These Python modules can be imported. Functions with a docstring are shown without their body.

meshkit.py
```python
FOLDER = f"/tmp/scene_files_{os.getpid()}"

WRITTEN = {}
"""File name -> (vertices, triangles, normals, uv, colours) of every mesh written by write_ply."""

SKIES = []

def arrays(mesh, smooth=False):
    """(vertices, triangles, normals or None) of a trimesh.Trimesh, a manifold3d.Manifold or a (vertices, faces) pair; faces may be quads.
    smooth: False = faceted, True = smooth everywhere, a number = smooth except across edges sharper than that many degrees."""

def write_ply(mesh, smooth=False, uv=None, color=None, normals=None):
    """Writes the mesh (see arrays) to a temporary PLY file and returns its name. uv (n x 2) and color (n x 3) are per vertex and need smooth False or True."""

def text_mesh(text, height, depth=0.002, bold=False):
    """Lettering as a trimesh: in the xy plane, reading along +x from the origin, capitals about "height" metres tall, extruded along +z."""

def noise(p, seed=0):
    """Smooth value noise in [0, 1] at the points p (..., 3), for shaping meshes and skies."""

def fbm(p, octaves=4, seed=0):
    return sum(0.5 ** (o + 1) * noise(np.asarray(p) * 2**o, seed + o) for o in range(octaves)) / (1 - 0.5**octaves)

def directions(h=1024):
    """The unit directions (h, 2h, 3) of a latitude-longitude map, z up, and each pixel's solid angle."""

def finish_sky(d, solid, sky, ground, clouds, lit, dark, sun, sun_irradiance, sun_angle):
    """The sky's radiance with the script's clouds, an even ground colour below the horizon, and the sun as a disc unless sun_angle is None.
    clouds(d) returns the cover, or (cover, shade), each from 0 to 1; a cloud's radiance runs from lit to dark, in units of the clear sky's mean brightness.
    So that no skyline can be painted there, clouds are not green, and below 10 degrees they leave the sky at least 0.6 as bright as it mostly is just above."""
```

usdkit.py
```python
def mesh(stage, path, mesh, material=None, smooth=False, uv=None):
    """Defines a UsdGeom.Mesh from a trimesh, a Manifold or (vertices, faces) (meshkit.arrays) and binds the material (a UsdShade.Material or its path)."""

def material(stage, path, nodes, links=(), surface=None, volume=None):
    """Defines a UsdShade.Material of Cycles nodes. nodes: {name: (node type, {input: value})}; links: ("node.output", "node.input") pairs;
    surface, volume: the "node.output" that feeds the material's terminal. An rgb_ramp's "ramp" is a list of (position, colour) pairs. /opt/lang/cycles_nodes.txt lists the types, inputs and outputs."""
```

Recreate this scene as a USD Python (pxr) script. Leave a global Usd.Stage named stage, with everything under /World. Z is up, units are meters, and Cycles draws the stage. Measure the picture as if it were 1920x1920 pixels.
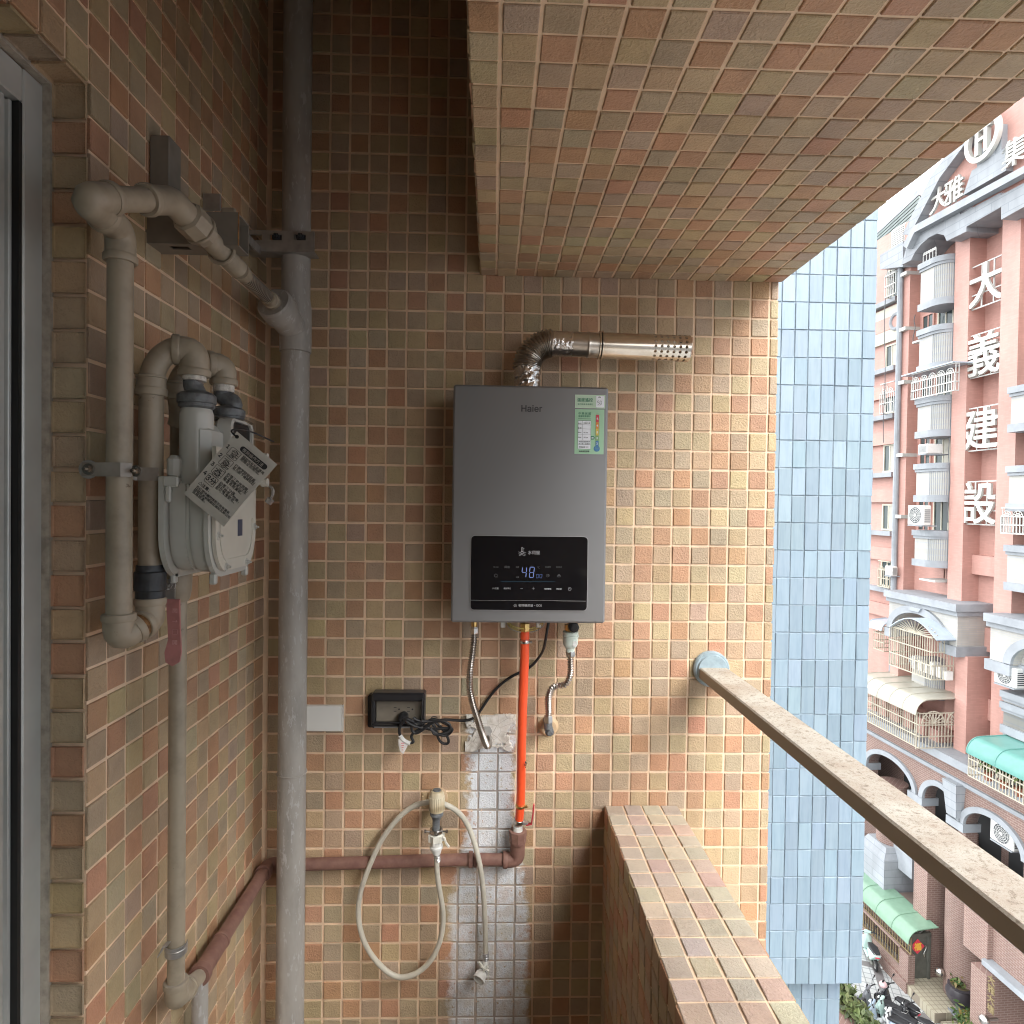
import math, random, glob, numpy as np, trimesh, manifold3d, usdkit, meshkit
from pxr import Usd, UsdGeom, UsdLux, UsdShade, Sdf, Gf, Vt
from shapely import affinity, union_all
from shapely.geometry import Polygon, box as sbox, Point, LineString
random.seed(7); RNG = np.random.default_rng(7)
stage = Usd.Stage.CreateInMemory()
UsdGeom.SetStageUpAxis(stage, 'Z'); UsdGeom.SetStageMetersPerUnit(stage, 1.0)
UsdGeom.Xform.Define(stage, '/World'); UsdGeom.Scope.Define(stage, '/World/Looks')

# ------------------------------------------------------------------ camera
FPX, YAW, PIT, ROL = 1184.0, .0306, .0148, .0135            # focal length in pixels of a 1920 wide picture
EYE = np.array([0, -1.646, 1.5])
_cy, _sy, _cp, _sp = math.cos(YAW), math.sin(YAW), math.cos(PIT), math.sin(PIT)
FWD = np.array([_sy*_cp, _cy*_cp, -_sp]); _r0 = np.array([_cy, -_sy, 0]); _u0 = np.cross(_r0, FWD)
RGT = math.cos(ROL)*_r0 + math.sin(ROL)*_u0; UPV = -math.sin(ROL)*_r0 + math.cos(ROL)*_u0
EXPOSURE = 2.84
cam = UsdGeom.Camera.Define(stage, '/World/camera')
cam.CreateHorizontalApertureAttr(36.0); cam.CreateVerticalApertureAttr(36.0); cam.CreateFocalLengthAttr(36.0*FPX/1920)
cam.CreateClippingRangeAttr(Gf.Vec2f(.05, 2000)); cam.CreateExposureAttr(EXPOSURE)
_m = np.eye(4); _m[0, :3], _m[1, :3], _m[2, :3], _m[3, :3] = RGT, UPV, -FWD, EYE
UsdGeom.Xformable(cam).AddTransformOp().Set(Gf.Matrix4d(_m.tolist()))

# ------------------------------------------------------------------ sky and sun (bright haze)
SUN_AZ, SUN_EL = math.radians(132), math.radians(42)        # azimuth clockwise from +y
SKY_STRENGTH, SUN_INT, SUN_ANGLE = .10, .12, 60.0
usdkit.material(stage, '/World/Looks/sky_haze', {
    's': ('sky_texture', dict(sky_type='single_scattering', sun_disc=False, sun_elevation=SUN_EL, sun_rotation=SUN_AZ, aerosol_density=4.0, air_density=1.0, altitude=20.0)),
    'h': ('hsv', dict(saturation=.45, value=1.0)),
    'tc': ('texture_coordinate', {}), 'n': ('noise_texture', dict(scale=2.2, detail=5.0, roughness=.55)),
    'r': ('rgb_ramp', dict(ramp=[(.35, (.55, .55, .55)), (.65, (.95, .95, .95))])),
    'c': ('mix', dict(fac=.5, color2=(5.4, 5.5, 5.6))),
    'b': ('background_shader', dict(strength=SKY_STRENGTH))},
    [('s.color', 'h.color'), ('h.color', 'c.color1'), ('tc.generated', 'n.vector'), ('n.fac', 'r.fac'), ('r.color', 'c.fac'), ('c.color', 'b.color')], surface='b.background')
dome = UsdLux.DomeLight.Define(stage, '/World/sky'); dome.CreateIntensityAttr(1.0)
UsdShade.MaterialBindingAPI.Apply(dome.GetPrim()).Bind(UsdShade.Material.Get(stage, '/World/Looks/sky_haze'))
dome.GetPrim().SetCustomDataByKey('kind', 'structure')
sun = UsdLux.DistantLight.Define(stage, '/World/sun'); sun.CreateIntensityAttr(SUN_INT); sun.CreateAngleAttr(SUN_ANGLE)
sun.CreateNormalizeAttr(True); sun.CreateColorAttr(Gf.Vec3f(1, .98, .955))
_d = np.array([math.sin(SUN_AZ)*math.cos(SUN_EL), math.cos(SUN_AZ)*math.cos(SUN_EL), math.sin(SUN_EL)])
_x = np.cross([0, 0, 1], _d); _x /= np.linalg.norm(_x); _y = np.cross(_d, _x)
_m = np.eye(4); _m[0, :3], _m[1, :3], _m[2, :3] = _x, _y, _d
UsdGeom.Xformable(sun).AddTransformOp().Set(Gf.Matrix4d(_m.tolist()))

# ------------------------------------------------------------------ helpers
def ray(px, py): return FWD*FPX + RGT*(px-960) + UPV*(960-py)
def P(px, py, y=None, x=None, z=None):
    """The point of the photograph's (px, py) on the plane of a given y, x or z."""
    d = ray(px, py); k, v = (1, y) if y is not None else (0, x) if x is not None else (2, z)
    return EYE + d*(v-EYE[k])/d[k]
def proj(p):
    d = np.asarray(p, float)-EYE; Z = d@FWD
    return np.stack([960+FPX*(d@RGT)/Z, 960-FPX*(d@UPV)/Z, Z], -1)
class H:                                                     # handle of a thing or a part
    def __init__(s, path, M): s.path, s.M = path, M
USED = {}
def numbered(parent, name):
    k = USED.get((parent, name), 0); USED[(parent, name)] = k+1
    return f'{parent}/{name}' if k == 0 else f'{parent}/{name}_{k:03d}'
def meta(prim, label=None, cat=None, group=None, kind=None):
    for k, v in (('label', label), ('category', cat), ('group', group), ('kind', kind)):
        if v: prim.SetCustomDataByKey(k, v)
def thing(name, label, cat, base=(0, 0, 0), group=None, kind=None, M=None):
    path = numbered('/World', name); x = UsdGeom.Xform.Define(stage, path)
    if M is None: M = np.eye(4); M[:3, 3] = base
    x.AddTransformOp().Set(Gf.Matrix4d(M.T.tolist())); meta(x.GetPrim(), label, cat, group, kind)
    return H(path, M)
def arr(m):
    if hasattr(m, 'to_mesh'): k = m.to_mesh(); return np.array(k.vert_properties[:, :3], float), np.array(k.tri_verts)
    if isinstance(m, tuple):
        v, f = np.asarray(m[0], float), np.asarray(m[1], int)
        return v, (np.vstack([f[:, [0, 1, 2]], f[:, [0, 2, 3]]]) if f.shape[1] == 4 else f)
    return np.array(m.vertices, float), np.array(m.faces)
def part(th, name, m, mat, label=None, smooth=35, tint=None, local=False, kind=None, meta_=None):
    """One mesh under a thing or part; vertices are given in the world unless local."""
    v, f = arr(m)
    if th is None: M, path = np.eye(4), numbered('/World', name)
    else:
        M, path = th.M, numbered(th.path, name)
        if not local: v = (v - M[:3, 3])@np.linalg.inv(M[:3, :3]).T
    g = usdkit.mesh(stage, path, (v, f), '/World/Looks/'+mat, smooth=False if tint is not None else smooth)
    if tint is not None:
        t = np.broadcast_to(np.asarray(tint, np.float32), (len(v), 3))
        UsdGeom.PrimvarsAPI(g).CreatePrimvar('tint', Sdf.ValueTypeNames.Color3fArray, 'vertex').Set(Vt.Vec3fArray.FromNumpy(np.ascontiguousarray(t)))
    meta(g.GetPrim(), label, kind=kind)
    return H(path, M)
def single(name, m, mat, label, cat, group=None, kind=None, smooth=35):
    h = part(None, name, m, mat, smooth=smooth); meta(stage.GetPrimAtPath(h.path), label, cat, group, kind); return h
def dup(src, M, label=None, group=None):
    """A copy of a thing with its parts under the next number."""
    p = stage.GetPrimAtPath(src.path); was = p.GetCustomData(); name = src.path.rpartition('/')[2]
    path = numbered('/World', name); x = UsdGeom.Xform.Define(stage, path); q = x.GetPrim()
    q.GetReferences().AddInternalReference(src.path); q.SetInstanceable(True)
    x.ClearXformOpOrder(); x.AddTransformOp(opSuffix='place').Set(Gf.Matrix4d(M.T.tolist()))
    meta(q, label or was.get('label'), was.get('category'), group or was.get('group'))
    return H(path, M)
def cat_(*ms):
    vs, fs, n = [], [], 0
    for m in ms:
        for k in (m if isinstance(m, list) else [m]):
            v, f = arr(k); vs.append(v); fs.append(f+n); n += len(v)
    return np.vstack(vs), np.vstack(fs)
def box(a, b, r=0):
    a, b = np.minimum(a, b).astype(float), np.maximum(a, b).astype(float)
    if r <= 0:
        m = trimesh.creation.box(b-a); m.apply_translation((a+b)/2); return m
    r = min(r, (b-a).min()*.45); pts = []
    for sx in (0, 1):
        for sy in (0, 1):
            for sz in (0, 1):
                c = np.array([a[0] if sx == 0 else b[0], a[1] if sy == 0 else b[1], a[2] if sz == 0 else b[2]]); s = np.array([1-2*sx, 1-2*sy, 1-2*sz])*r
                for w in ((0, 1, 1), (1, 0, 1), (1, 1, 0)): pts.append(c+s*np.array(w))
    return trimesh.convex.convex_hull(np.array(pts))
def frames(p):
    p = np.asarray(p, float); t = np.gradient(p, axis=0); t /= np.linalg.norm(t, axis=1, keepdims=True)+1e-12
    a = np.cross(t[0], [0, 0, 1.] if abs(t[0][2]) < .9 else [1., 0, 0]); a /= np.linalg.norm(a); A = [a]
    for k in range(1, len(p)):
        a = a - t[k]*(a@t[k]); a /= np.linalg.norm(a)+1e-12; A.append(a)
    A = np.array(A); return p, t, A, np.cross(t, A)
def tube(p, r, sides=14, caps=True, closed=False):
    p, t, A, B = frames(p); n = len(p); r = np.broadcast_to(r, (n,)); an = np.arange(sides)*2*np.pi/sides
    v = (p[:, None]+r[:, None, None]*(np.cos(an)[None, :, None]*A[:, None]+np.sin(an)[None, :, None]*B[:, None])).reshape(-1, 3)
    i, j = np.meshgrid(np.arange(n-1), np.arange(sides), indexing='ij'); k = (j+1) % sides
    q = np.stack([i*sides+j, i*sides+k, (i+1)*sides+k, (i+1)*sides+j], -1).reshape(-1, 4)
    f = np.vstack([q[:, [0, 1, 2]], q[:, [0, 2, 3]]])
    if caps:
        v = np.vstack([v, p[0], p[-1]]); a = np.arange(sides); b = (a+1) % sides; o = (n-1)*sides
        f = np.vstack([f, np.stack([b, a, np.full(sides, len(v)-2)], 1), np.stack([o+a, o+b, np.full(sides, len(v)-1)], 1)])
    return v, f
def cyl(a, b, r, r2=None, sides=20):
    return tube(np.array([a, b], float), np.array([r, r if r2 is None else r2]), sides)
def lathe(a, b, prof, sides=24):
    """prof: (distance from a towards b as a fraction or metres, radius) pairs along the axis a-b."""
    a, b = np.asarray(a, float), np.asarray(b, float); d = b-a; L = np.linalg.norm(d); d /= L
    pts = np.array([a+d*h for h, _ in prof]); t, A, B = None, None, None
    x = np.cross(d, [0, 0, 1.] if abs(d[2]) < .9 else [1., 0, 0]); x /= np.linalg.norm(x); y = np.cross(d, x)
    an = np.arange(sides)*2*np.pi/sides; n = len(prof); r = np.array([q for _, q in prof])
    v = (pts[:, None]+r[:, None, None]*(np.cos(an)[None, :, None]*x+np.sin(an)[None, :, None]*y)).reshape(-1, 3)
    i, j = np.meshgrid(np.arange(n-1), np.arange(sides), indexing='ij'); k = (j+1) % sides
    q = np.stack([i*sides+j, i*sides+k, (i+1)*sides+k, (i+1)*sides+j], -1).reshape(-1, 4)
    f = np.vstack([q[:, [0, 1, 2]], q[:, [0, 2, 3]]])
    v = np.vstack([v, pts[0], pts[-1]]); aa = np.arange(sides); bb = (aa+1) % sides; o = (n-1)*sides
    return v, np.vstack([f, np.stack([bb, aa, np.full(sides, len(v)-2)], 1), np.stack([o+aa, o+bb, np.full(sides, len(v)-1)], 1)])
def spline(p, n=40):
    """Smooth curve through the points."""
    from scipy.interpolate import CubicSpline
    p = np.asarray(p, float); d = np.r_[0, np.cumsum(np.linalg.norm(np.diff(p, axis=0), axis=1))]
    return CubicSpline(d, p)(np.linspace(0, d[-1], n))
def bend(p, R, n=8):
    """Polyline with its corners rounded at radius R."""
    p = [np.asarray(q, float) for q in p]; out = [p[0]]
    for k in range(1, len(p)-1):
        u, w = p[k-1]-p[k], p[k+1]-p[k]; lu, lw = np.linalg.norm(u), np.linalg.norm(w); u, w = u/lu, w/lw
        ang = math.acos(np.clip(u@w, -1, 1)); d = min(R/math.tan(ang/2), lu*.49, lw*.49)
        a, b = p[k]+u*d, p[k]+w*d
        for s in np.linspace(0, 1, n): out.append((1-s)**2*a+2*s*(1-s)*p[k]+s*s*b)
    out.append(p[-1]); return np.array(out)
def resample(p, step):
    p = np.asarray(p, float); d = np.r_[0, np.cumsum(np.linalg.norm(np.diff(p, axis=0), axis=1))]; n = max(2, int(d[-1]/step))
    u = np.linspace(0, d[-1], n); return np.stack([np.interp(u, d, p[:, k]) for k in range(3)], 1), u
def corrugated(p, r, depth, pitch, sides=14):
    q, u = resample(p, pitch/4); return tube(q, r-depth/2+depth/2*np.cos(2*np.pi*u/pitch), sides)
def frame(o, ux, uy):
    """Matrix whose columns are ux, uy, their normal and o."""
    ux, uy = np.asarray(ux, float), np.asarray(uy, float); ux = ux/np.linalg.norm(ux); uy = uy/np.linalg.norm(uy)
    M = np.eye(4); M[:3, 0], M[:3, 1], M[:3, 2], M[:3, 3] = ux, uy, np.cross(ux, uy), o; return M
def app(M, m):
    v, f = arr(m); return v@M[:3, :3].T+M[:3, 3], f
def extr(poly, h, M=None):
    gs = [g for g in getattr(poly, 'geoms', [poly]) if g.area > 1e-12]
    m = trimesh.util.concatenate([trimesh.creation.extrude_polygon(g, h, engine='earcut') for g in gs])
    return m if M is None else app(M, m)
def face_y(o): return frame(o, (1, 0, 0), (0, 0, 1))         # x right, y up, normal towards -y
def rrect(x0, y0, x1, y1, r): return sbox(x0+r, y0+r, x1-r, y1-r).buffer(r, quad_segs=6)
_fonts = {}
def glyphs(text, h, bold=0, cjk=True, simp=.8):
    """Lettering as flat polygons, capitals or ideographs about h tall, from the origin along x."""
    from PIL import Image, ImageDraw, ImageFont
    key = 'Noto Sans CJK*' if cjk else 'Inter*'
    if key not in _fonts: _fonts[key] = ImageFont.truetype(glob.glob('/opt/blender-*/*/datafiles/fonts/'+key)[0], 96)
    ft = _fonts[key]; x0, y0, x1, y1 = ft.getbbox(text, anchor='ls', stroke_width=bold)
    im = Image.new('L', (x1-x0+8, y1-y0+8)); ImageDraw.Draw(im).text((4-x0, 4-y0), text, 255, ft, anchor='ls', stroke_width=bold)
    on = np.pad(np.asarray(im) > 127, ((0, 0), (1, 1))).astype(np.int8)
    rows, st = np.nonzero(np.diff(on, axis=1) == 1); en = np.nonzero(np.diff(on, axis=1) == -1)[1]
    from shapely import box as vbox
    sh = union_all(vbox(st, -rows-1, en, -rows)).buffer(.6).buffer(-.6).simplify(simp)
    s = h/(84.0 if cjk else 70.0)
    return affinity.affine_transform(sh, [s, 0, 0, s, -4*s, (4-y0)*s])
def centred(g, x=0, y=0):
    a, b, c, d = g.bounds; return affinity.translate(g, x-(a+c)/2, y-(b+d)/2)
def fitw(g, w):
    a, b, c, d = g.bounds; k = w/(c-a); return affinity.scale(g, k, k, origin=(a, b))

# ------------------------------------------------------------------ materials
def mat(name, nodes, links=(), surface='p.BSDF'): usdkit.material(stage, '/World/Looks/'+name, nodes, links, surface=surface)
def simple(name, col, rough=.5, metal=0, noise=0, scale=30, bump=0, bscale=200, coat=0, dark=None, stretch=(1, 1, 1), spec=None):
    """A plain surface with tone variation and fine relief."""
    pr = dict(base_color=col, roughness=rough, metallic=metal)
    if coat: pr['coat_weight'] = coat
    n = {'p': ('principled_bsdf', pr)}; L = []
    if noise or bump: n['g'] = ('texture_coordinate', {}); n['mp'] = ('mapping', dict(scale=stretch)); L += [('g.object', 'mp.vector')]
    if noise:
        n['n'] = ('noise_texture', dict(scale=scale, detail=5.0, roughness=.6)); d = dark if dark is not None else tuple(c*(1-noise) for c in col)
        n['r'] = ('rgb_ramp', dict(ramp=[(.3, d), (.55, col), (.75, tuple(min(1, c*(1+noise*.5)) for c in col))]))
        L += [('mp.vector', 'n.vector'), ('n.fac', 'r.fac'), ('r.color', 'p.base_color')]
    if bump:
        n['n2'] = ('noise_texture', dict(scale=bscale, detail=3.0)); n['b'] = ('bump', dict(strength=bump, distance=.003))
        L += [('mp.vector', 'n2.vector'), ('n2.fac', 'b.height'), ('b.normal', 'p.normal')]
    mat(name, n, L)
def tile_mat(name, paint=False, grout=False):
    base = ('attribute', dict(attribute='tint'))
    n = {'a': base, 'g': ('geometry', {}), 'n': ('noise_texture', dict(scale=26.0, detail=5.0, roughness=.65)),
         'r': ('rgb_ramp', dict(ramp=[(.25, (.86, .86, .86)), (.5, (1, 1, 1)), (.8, (1.08, 1.07, 1.05))])), 'dn': ('noise_texture', dict(scale=3.2, detail=6.0, roughness=.6)), 'dmp': ('mapping', dict(scale=(1.6, 1.6, .5))), 'dr': ('rgb_ramp', dict(ramp=[(.3, (.80, .79, .77)), (.52, (1, 1, 1)), (.75, (1.04, 1.04, 1.04))])), 'dm': ('mix', dict(mix_type='multiply', fac=1.0)),
         'm': ('mix', dict(mix_type='multiply', fac=1.0)),
         'n2': ('noise_texture', dict(scale=210.0, detail=3.0, roughness=.55, distortion=.6)), 'bp': ('bump', dict(strength=.55, distance=.005)),
         'p': ('principled_bsdf', dict(roughness=.55))}
    if grout: n['a'] = ('color', dict(value=(.79, .60, .43))); n['p'] = ('principled_bsdf', dict(roughness=.85)); n['bp'] = ('bump', dict(strength=.3, distance=.002))
    L = [('a.color', 'm.color1'), ('g.position', 'n.vector'), ('n.fac', 'r.fac'), ('r.color', 'dm.color1'), ('g.position', 'dmp.vector'), ('dmp.vector', 'dn.vector'), ('dn.fac', 'dr.fac'), ('dr.color', 'dm.color2'), ('dm.color', 'm.color2'),
         ('g.position', 'n2.vector'), ('n2.fac', 'bp.height'), ('bp.normal', 'p.normal')]
    out = 'm.color'
    if paint:                                                # the old white paint and lime running down behind the gas hose
        n |= {'sx': ('separate_xyz', {}), 'pn': ('noise_texture', dict(scale=34.0, detail=6.0, roughness=.62)), 'pn2': ('noise_texture', dict(scale=75.0, detail=6.0, roughness=.72)),
              'off': ('math', dict(math_type='multiply_add', value2=.065, value3=-.0325)), 'x1': ('math', dict(math_type='add')),
              'cx': ('math', dict(math_type='subtract', value2=.004)), 'ab': ('math', dict(math_type='absolute')),
              'wz': ('map_range', dict(from_min=.65, from_max=.45, to_min=.060, to_max=.102, clamp=True)), 'df': ('math', dict(math_type='subtract')),
              'ed': ('map_range', dict(from_min=-.006, from_max=.010, to_min=0, to_max=1, clamp=True)),
              'top': ('map_range', dict(from_min=.945, from_max=.925, to_min=0, to_max=1, clamp=True)),
              'fade': ('map_range', dict(from_min=.70, from_max=.40, to_min=.98, to_max=.92, clamp=True)),
              'hole': ('rgb_ramp', dict(ramp=[(.36, (.1, .1, .1)), (.42, (1, 1, 1))])),
              'low': ('map_range', dict(from_min=.72, from_max=.5, to_min=0, to_max=.32, clamp=True)), 'lowm': ('math', dict(math_type='multiply')), 'one': ('math', dict(math_type='subtract', value1=1.0)), 'n3r': ('rgb_ramp', dict(ramp=[(.42, (0, 0, 0)), (.56, (1, 1, 1))])),
              'k1': ('math', dict(math_type='multiply')), 'k2': ('math', dict(math_type='multiply')), 'k3': ('math', dict(math_type='multiply')), 'k4': ('math', dict(math_type='multiply')),
              'pm': ('mix', dict(color2=(.40, .36, .33) if grout else (.72, .755, .79)))}
        L += [('g.position', 'sx.vector'), ('g.position', 'pn.vector'), ('g.position', 'pn2.vector'), ('pn.fac', 'off.value1'), ('sx.x', 'x1.value1'), ('off.value', 'x1.value2'),
              ('x1.value', 'cx.value1'), ('cx.value', 'ab.value1'), ('sx.z', 'wz.value'), ('wz.result', 'df.value1'), ('ab.value', 'df.value2'), ('df.value', 'ed.value'),
              ('sx.z', 'top.value'), ('sx.z', 'fade.value'), ('pn2.fac', 'hole.fac'), ('ed.result', 'k1.value1'), ('top.result', 'k1.value2'), ('k1.value', 'k2.value1'), ('fade.result', 'k2.value2'),
              ('k2.value', 'k3.value1'), ('hole.color', 'k3.value2'), ('sx.z', 'low.value'), ('pn.fac', 'n3r.fac'), ('low.result', 'lowm.value1'), ('n3r.color', 'lowm.value2'), ('lowm.value', 'one.value2'),
              ('k3.value', 'k4.value1'), ('one.value', 'k4.value2'), ('k4.value', 'pm.fac'), ('m.color', 'pm.color1')]
        out = 'pm.color'
    L.append((out, 'p.base_color')); mat(name, n, L)
tile_mat('tile'); tile_mat('tile_stained', paint=True); tile_mat('grout', grout=True); tile_mat('grout_stained', paint=True, grout=True)

# ------------------------------------------------------------------ the tiled balcony
TONES = [(.465, .350, .212), (.470, .272, .163), (.425, .325, .222)]   # olive, terracotta, grey brown
class Tiles:
    def __init__(s, seed): s.rng = np.random.default_rng(seed); s.t = []
    def field(s, o, U, V, us, vs, top=.0, jit=.00035, tones=TONES, gap=.0028, ch=.0012, var=.045, deep=.005, hv=.03):
        """Tiles between the joint lines us (along U) and vs (along V) on the plane through o; U x V looks out of the wall."""
        o, U, V = np.asarray(o, float), np.asarray(U, float), np.asarray(V, float); N = np.cross(U, V); rng = s.rng
        nu, nv = len(us)-1, len(vs)-1; K = np.zeros((nv, nu), int)
        for j in range(nv):
            for i in range(nu):
                w = np.array([.40, .29, .31])
                if i: w[K[j, i-1]] *= .25
                if j: w[K[j-1, i]] *= .25
                K[j, i] = rng.choice(3, p=w/w.sum())
        for j in range(nv):
            for i in range(nu):
                a, b, c, d = us[i]+gap, us[i+1]-gap, vs[j]+gap, vs[j+1]-gap
                if b-a < .006 or d-c < .006: continue
                e = rng.normal(0, .0005, 4); a += e[0]; b += e[1]; c += e[2]; d += e[3]
                h = top+rng.normal(0, jit); tu, tv = rng.normal(0, jit, 2)
                q = [(a, c, -deep), (b, c, -deep), (b, d, -deep), (a, d, -deep), (a+ch, c+ch, h-tu-tv), (b-ch, c+ch, h+tu-tv), (b-ch, d-ch, h+tu+tv), (a+ch, d-ch, h-tu+tv)]
                q = q[:4]+[(q[k][0], q[k][1], h-ch) for k in range(4)]+q[4:]
                v = np.array([o+U*x+V*y+N*z for x, y, z in q])
                f = []
                for k in range(4):
                    l = (k+1) % 4
                    for lo in (0, 4): f += [[lo+k, lo+l, lo+4+l], [lo+k, lo+4+l, lo+4+k]]
                f += [[8, 9, 10], [8, 10, 11]]
                col = np.array(tones[K[j, i]])*np.exp(rng.normal(0, var))*np.exp(rng.normal(0, hv, 3))
                s.t.append((v, np.array(f), col))
    def emit(s, th, m, most=300, name='tile'):
        size = []
        for v, f, c in s.t:
            p = proj(v[8:12]); x, y = np.clip(p[:, 0], 0, 1920), np.clip(p[:, 1], 0, 1920)
            size.append(-1 if p[:, 2].min() < .05 else abs(sum(x[k]*y[(k+1) % 4]-x[(k+1) % 4]*y[k] for k in range(4)))/2)
        order = np.argsort(size)[::-1]; rest = []
        for n, k in enumerate(order):
            v, f, c = s.t[k]
            if n < most and size[k] > 60: part(th, name, (v, f), m, tint=c)
            else: rest.append(s.t[k])
        if rest:
            vs, fs, cs, n = [], [], [], 0
            for v, f, c in rest: vs.append(v); fs.append(f+n); cs.append(np.tile(c, (len(v), 1))); n += len(v)
            part(th, 'remaining_tiles', (np.vstack(vs), np.vstack(fs)), m, tint=np.vstack(cs), kind='stuff')
WL, WR, SOF, CEIL = -.587, .7455, 2.087, 2.93               # left wall, right end of the back wall, soffit, ceiling
PX0, PX1, PZ = .303, .500, .7055                            # parapet
XJ = [WL]+[WL+.0085+.05*k for k in range(27)]; XJ = [x for x in XJ if x < WR-.02]+[WR]
ZJ = [1.1925-.05*k for k in range(-36, 25)][::-1]
ZJ = [z for z in ZJ if 0 <= z <= CEIL]
def steps(a, b, p): return [a+p*k for k in range(int(round((b-a)/p))+1)]
G = .0030                                                   # how deep the joints lie

bw = thing('tiled_wall', 'end wall of mixed brown and ochre tiles behind the grey water heater', 'wall', (0, 0, 0))
part(bw, 'grout', cat_(box((WL-.2, G, -.15), (WR-G, .15, CEIL))), 'grout_stained')
T = Tiles(3); T.field((0, 0, 0), (1, 0, 0), (0, 0, 1), XJ, ZJ)
T.emit(bw, 'tile_stained')
T2 = Tiles(4); T2.field((WR, 0, 0), (0, 1, 0), (0, 0, 1), [.0, .05, .10, .15], ZJ); T2.emit(bw, 'tile', 60)

JY, JD = -.711, .052                                        # the door jamb's place and depth
lw = thing('tiled_wall', 'tiled side wall on the left carrying the gas meter, with the glass door opening', 'wall', (WL, 0, 0))
HEAD = 2.094
def lwall(y0, y1, z0, z1): return box((WL-.2, y0, z0), (WL-G, y1, z1))
part(lw, 'grout', cat_(box((WL-.2, JY+G, -.15), (WL-G, G, CEIL)), box((WL-.2, -2.8, HEAD+G), (WL-G, JY+G, CEIL)), box((WL-.2, -2.81, -.15), (WL-G, -2.2, CEIL))), 'grout')
T = Tiles(11); YJ = [-.711+.0497*k for k in range(15)]; YJ[-1] = 0
ZL = [z+.006 for z in ZJ]
T.field((WL, 0, 0), (0, 1, 0), (0, 0, 1), YJ, ZL)
ZT = [HEAD]+[HEAD+.05*k for k in range(1, 17)]
T.field((WL, 0, 0), (0, 1, 0), (0, 0, 1), [-.711-.0497*k for k in range(12)][::-1], ZT)
T.field((WL, JY, 0), (-1, 0, 0), (0, 0, 1), [0, JD], [z-.009 for z in ZL if z < HEAD+.03][:-1]+[HEAD])   # reveal: faces -y
T.t = [(v, f[:, ::1], c) for v, f, c in T.t]
T.field((WL, 0, HEAD), (0, 1, 0), (-1, 0, 0), [-.711-.0497*k for k in range(9)][::-1], [0, JD])
T.emit(lw, 'tile')

bm = thing('tiled_beam', 'deep overhead beam with tiled underside above the water heater', 'beam', (0, 0, SOF))
BX0 = -.0405
part(bm, 'grout', box((BX0+G, -2.8, SOF+G), (.752-G, G, CEIL)), 'grout')
T = Tiles(21); xs = [BX0]+[.752-.05*k for k in range(16)][::-1]; xs = [x for x in xs if x-BX0 > .02 or x == BX0]
T.field((0, 0, SOF), (-1, 0, 0), (0, 1, 0), [-x for x in xs][::-1], [-.0497*k for k in range(34)][::-1])
zb = [SOF+.05*k for k in range(17)]
T.field((BX0, 0, 0), (0, -1, 0), (0, 0, 1), [.05*k for k in range(34)], zb)
T.field((.752, 0, 0), (0, 1, 0), (0, 0, 1), [-.05*k for k in range(34)][::-1], zb)
T.emit(bm, 'tile')

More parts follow.
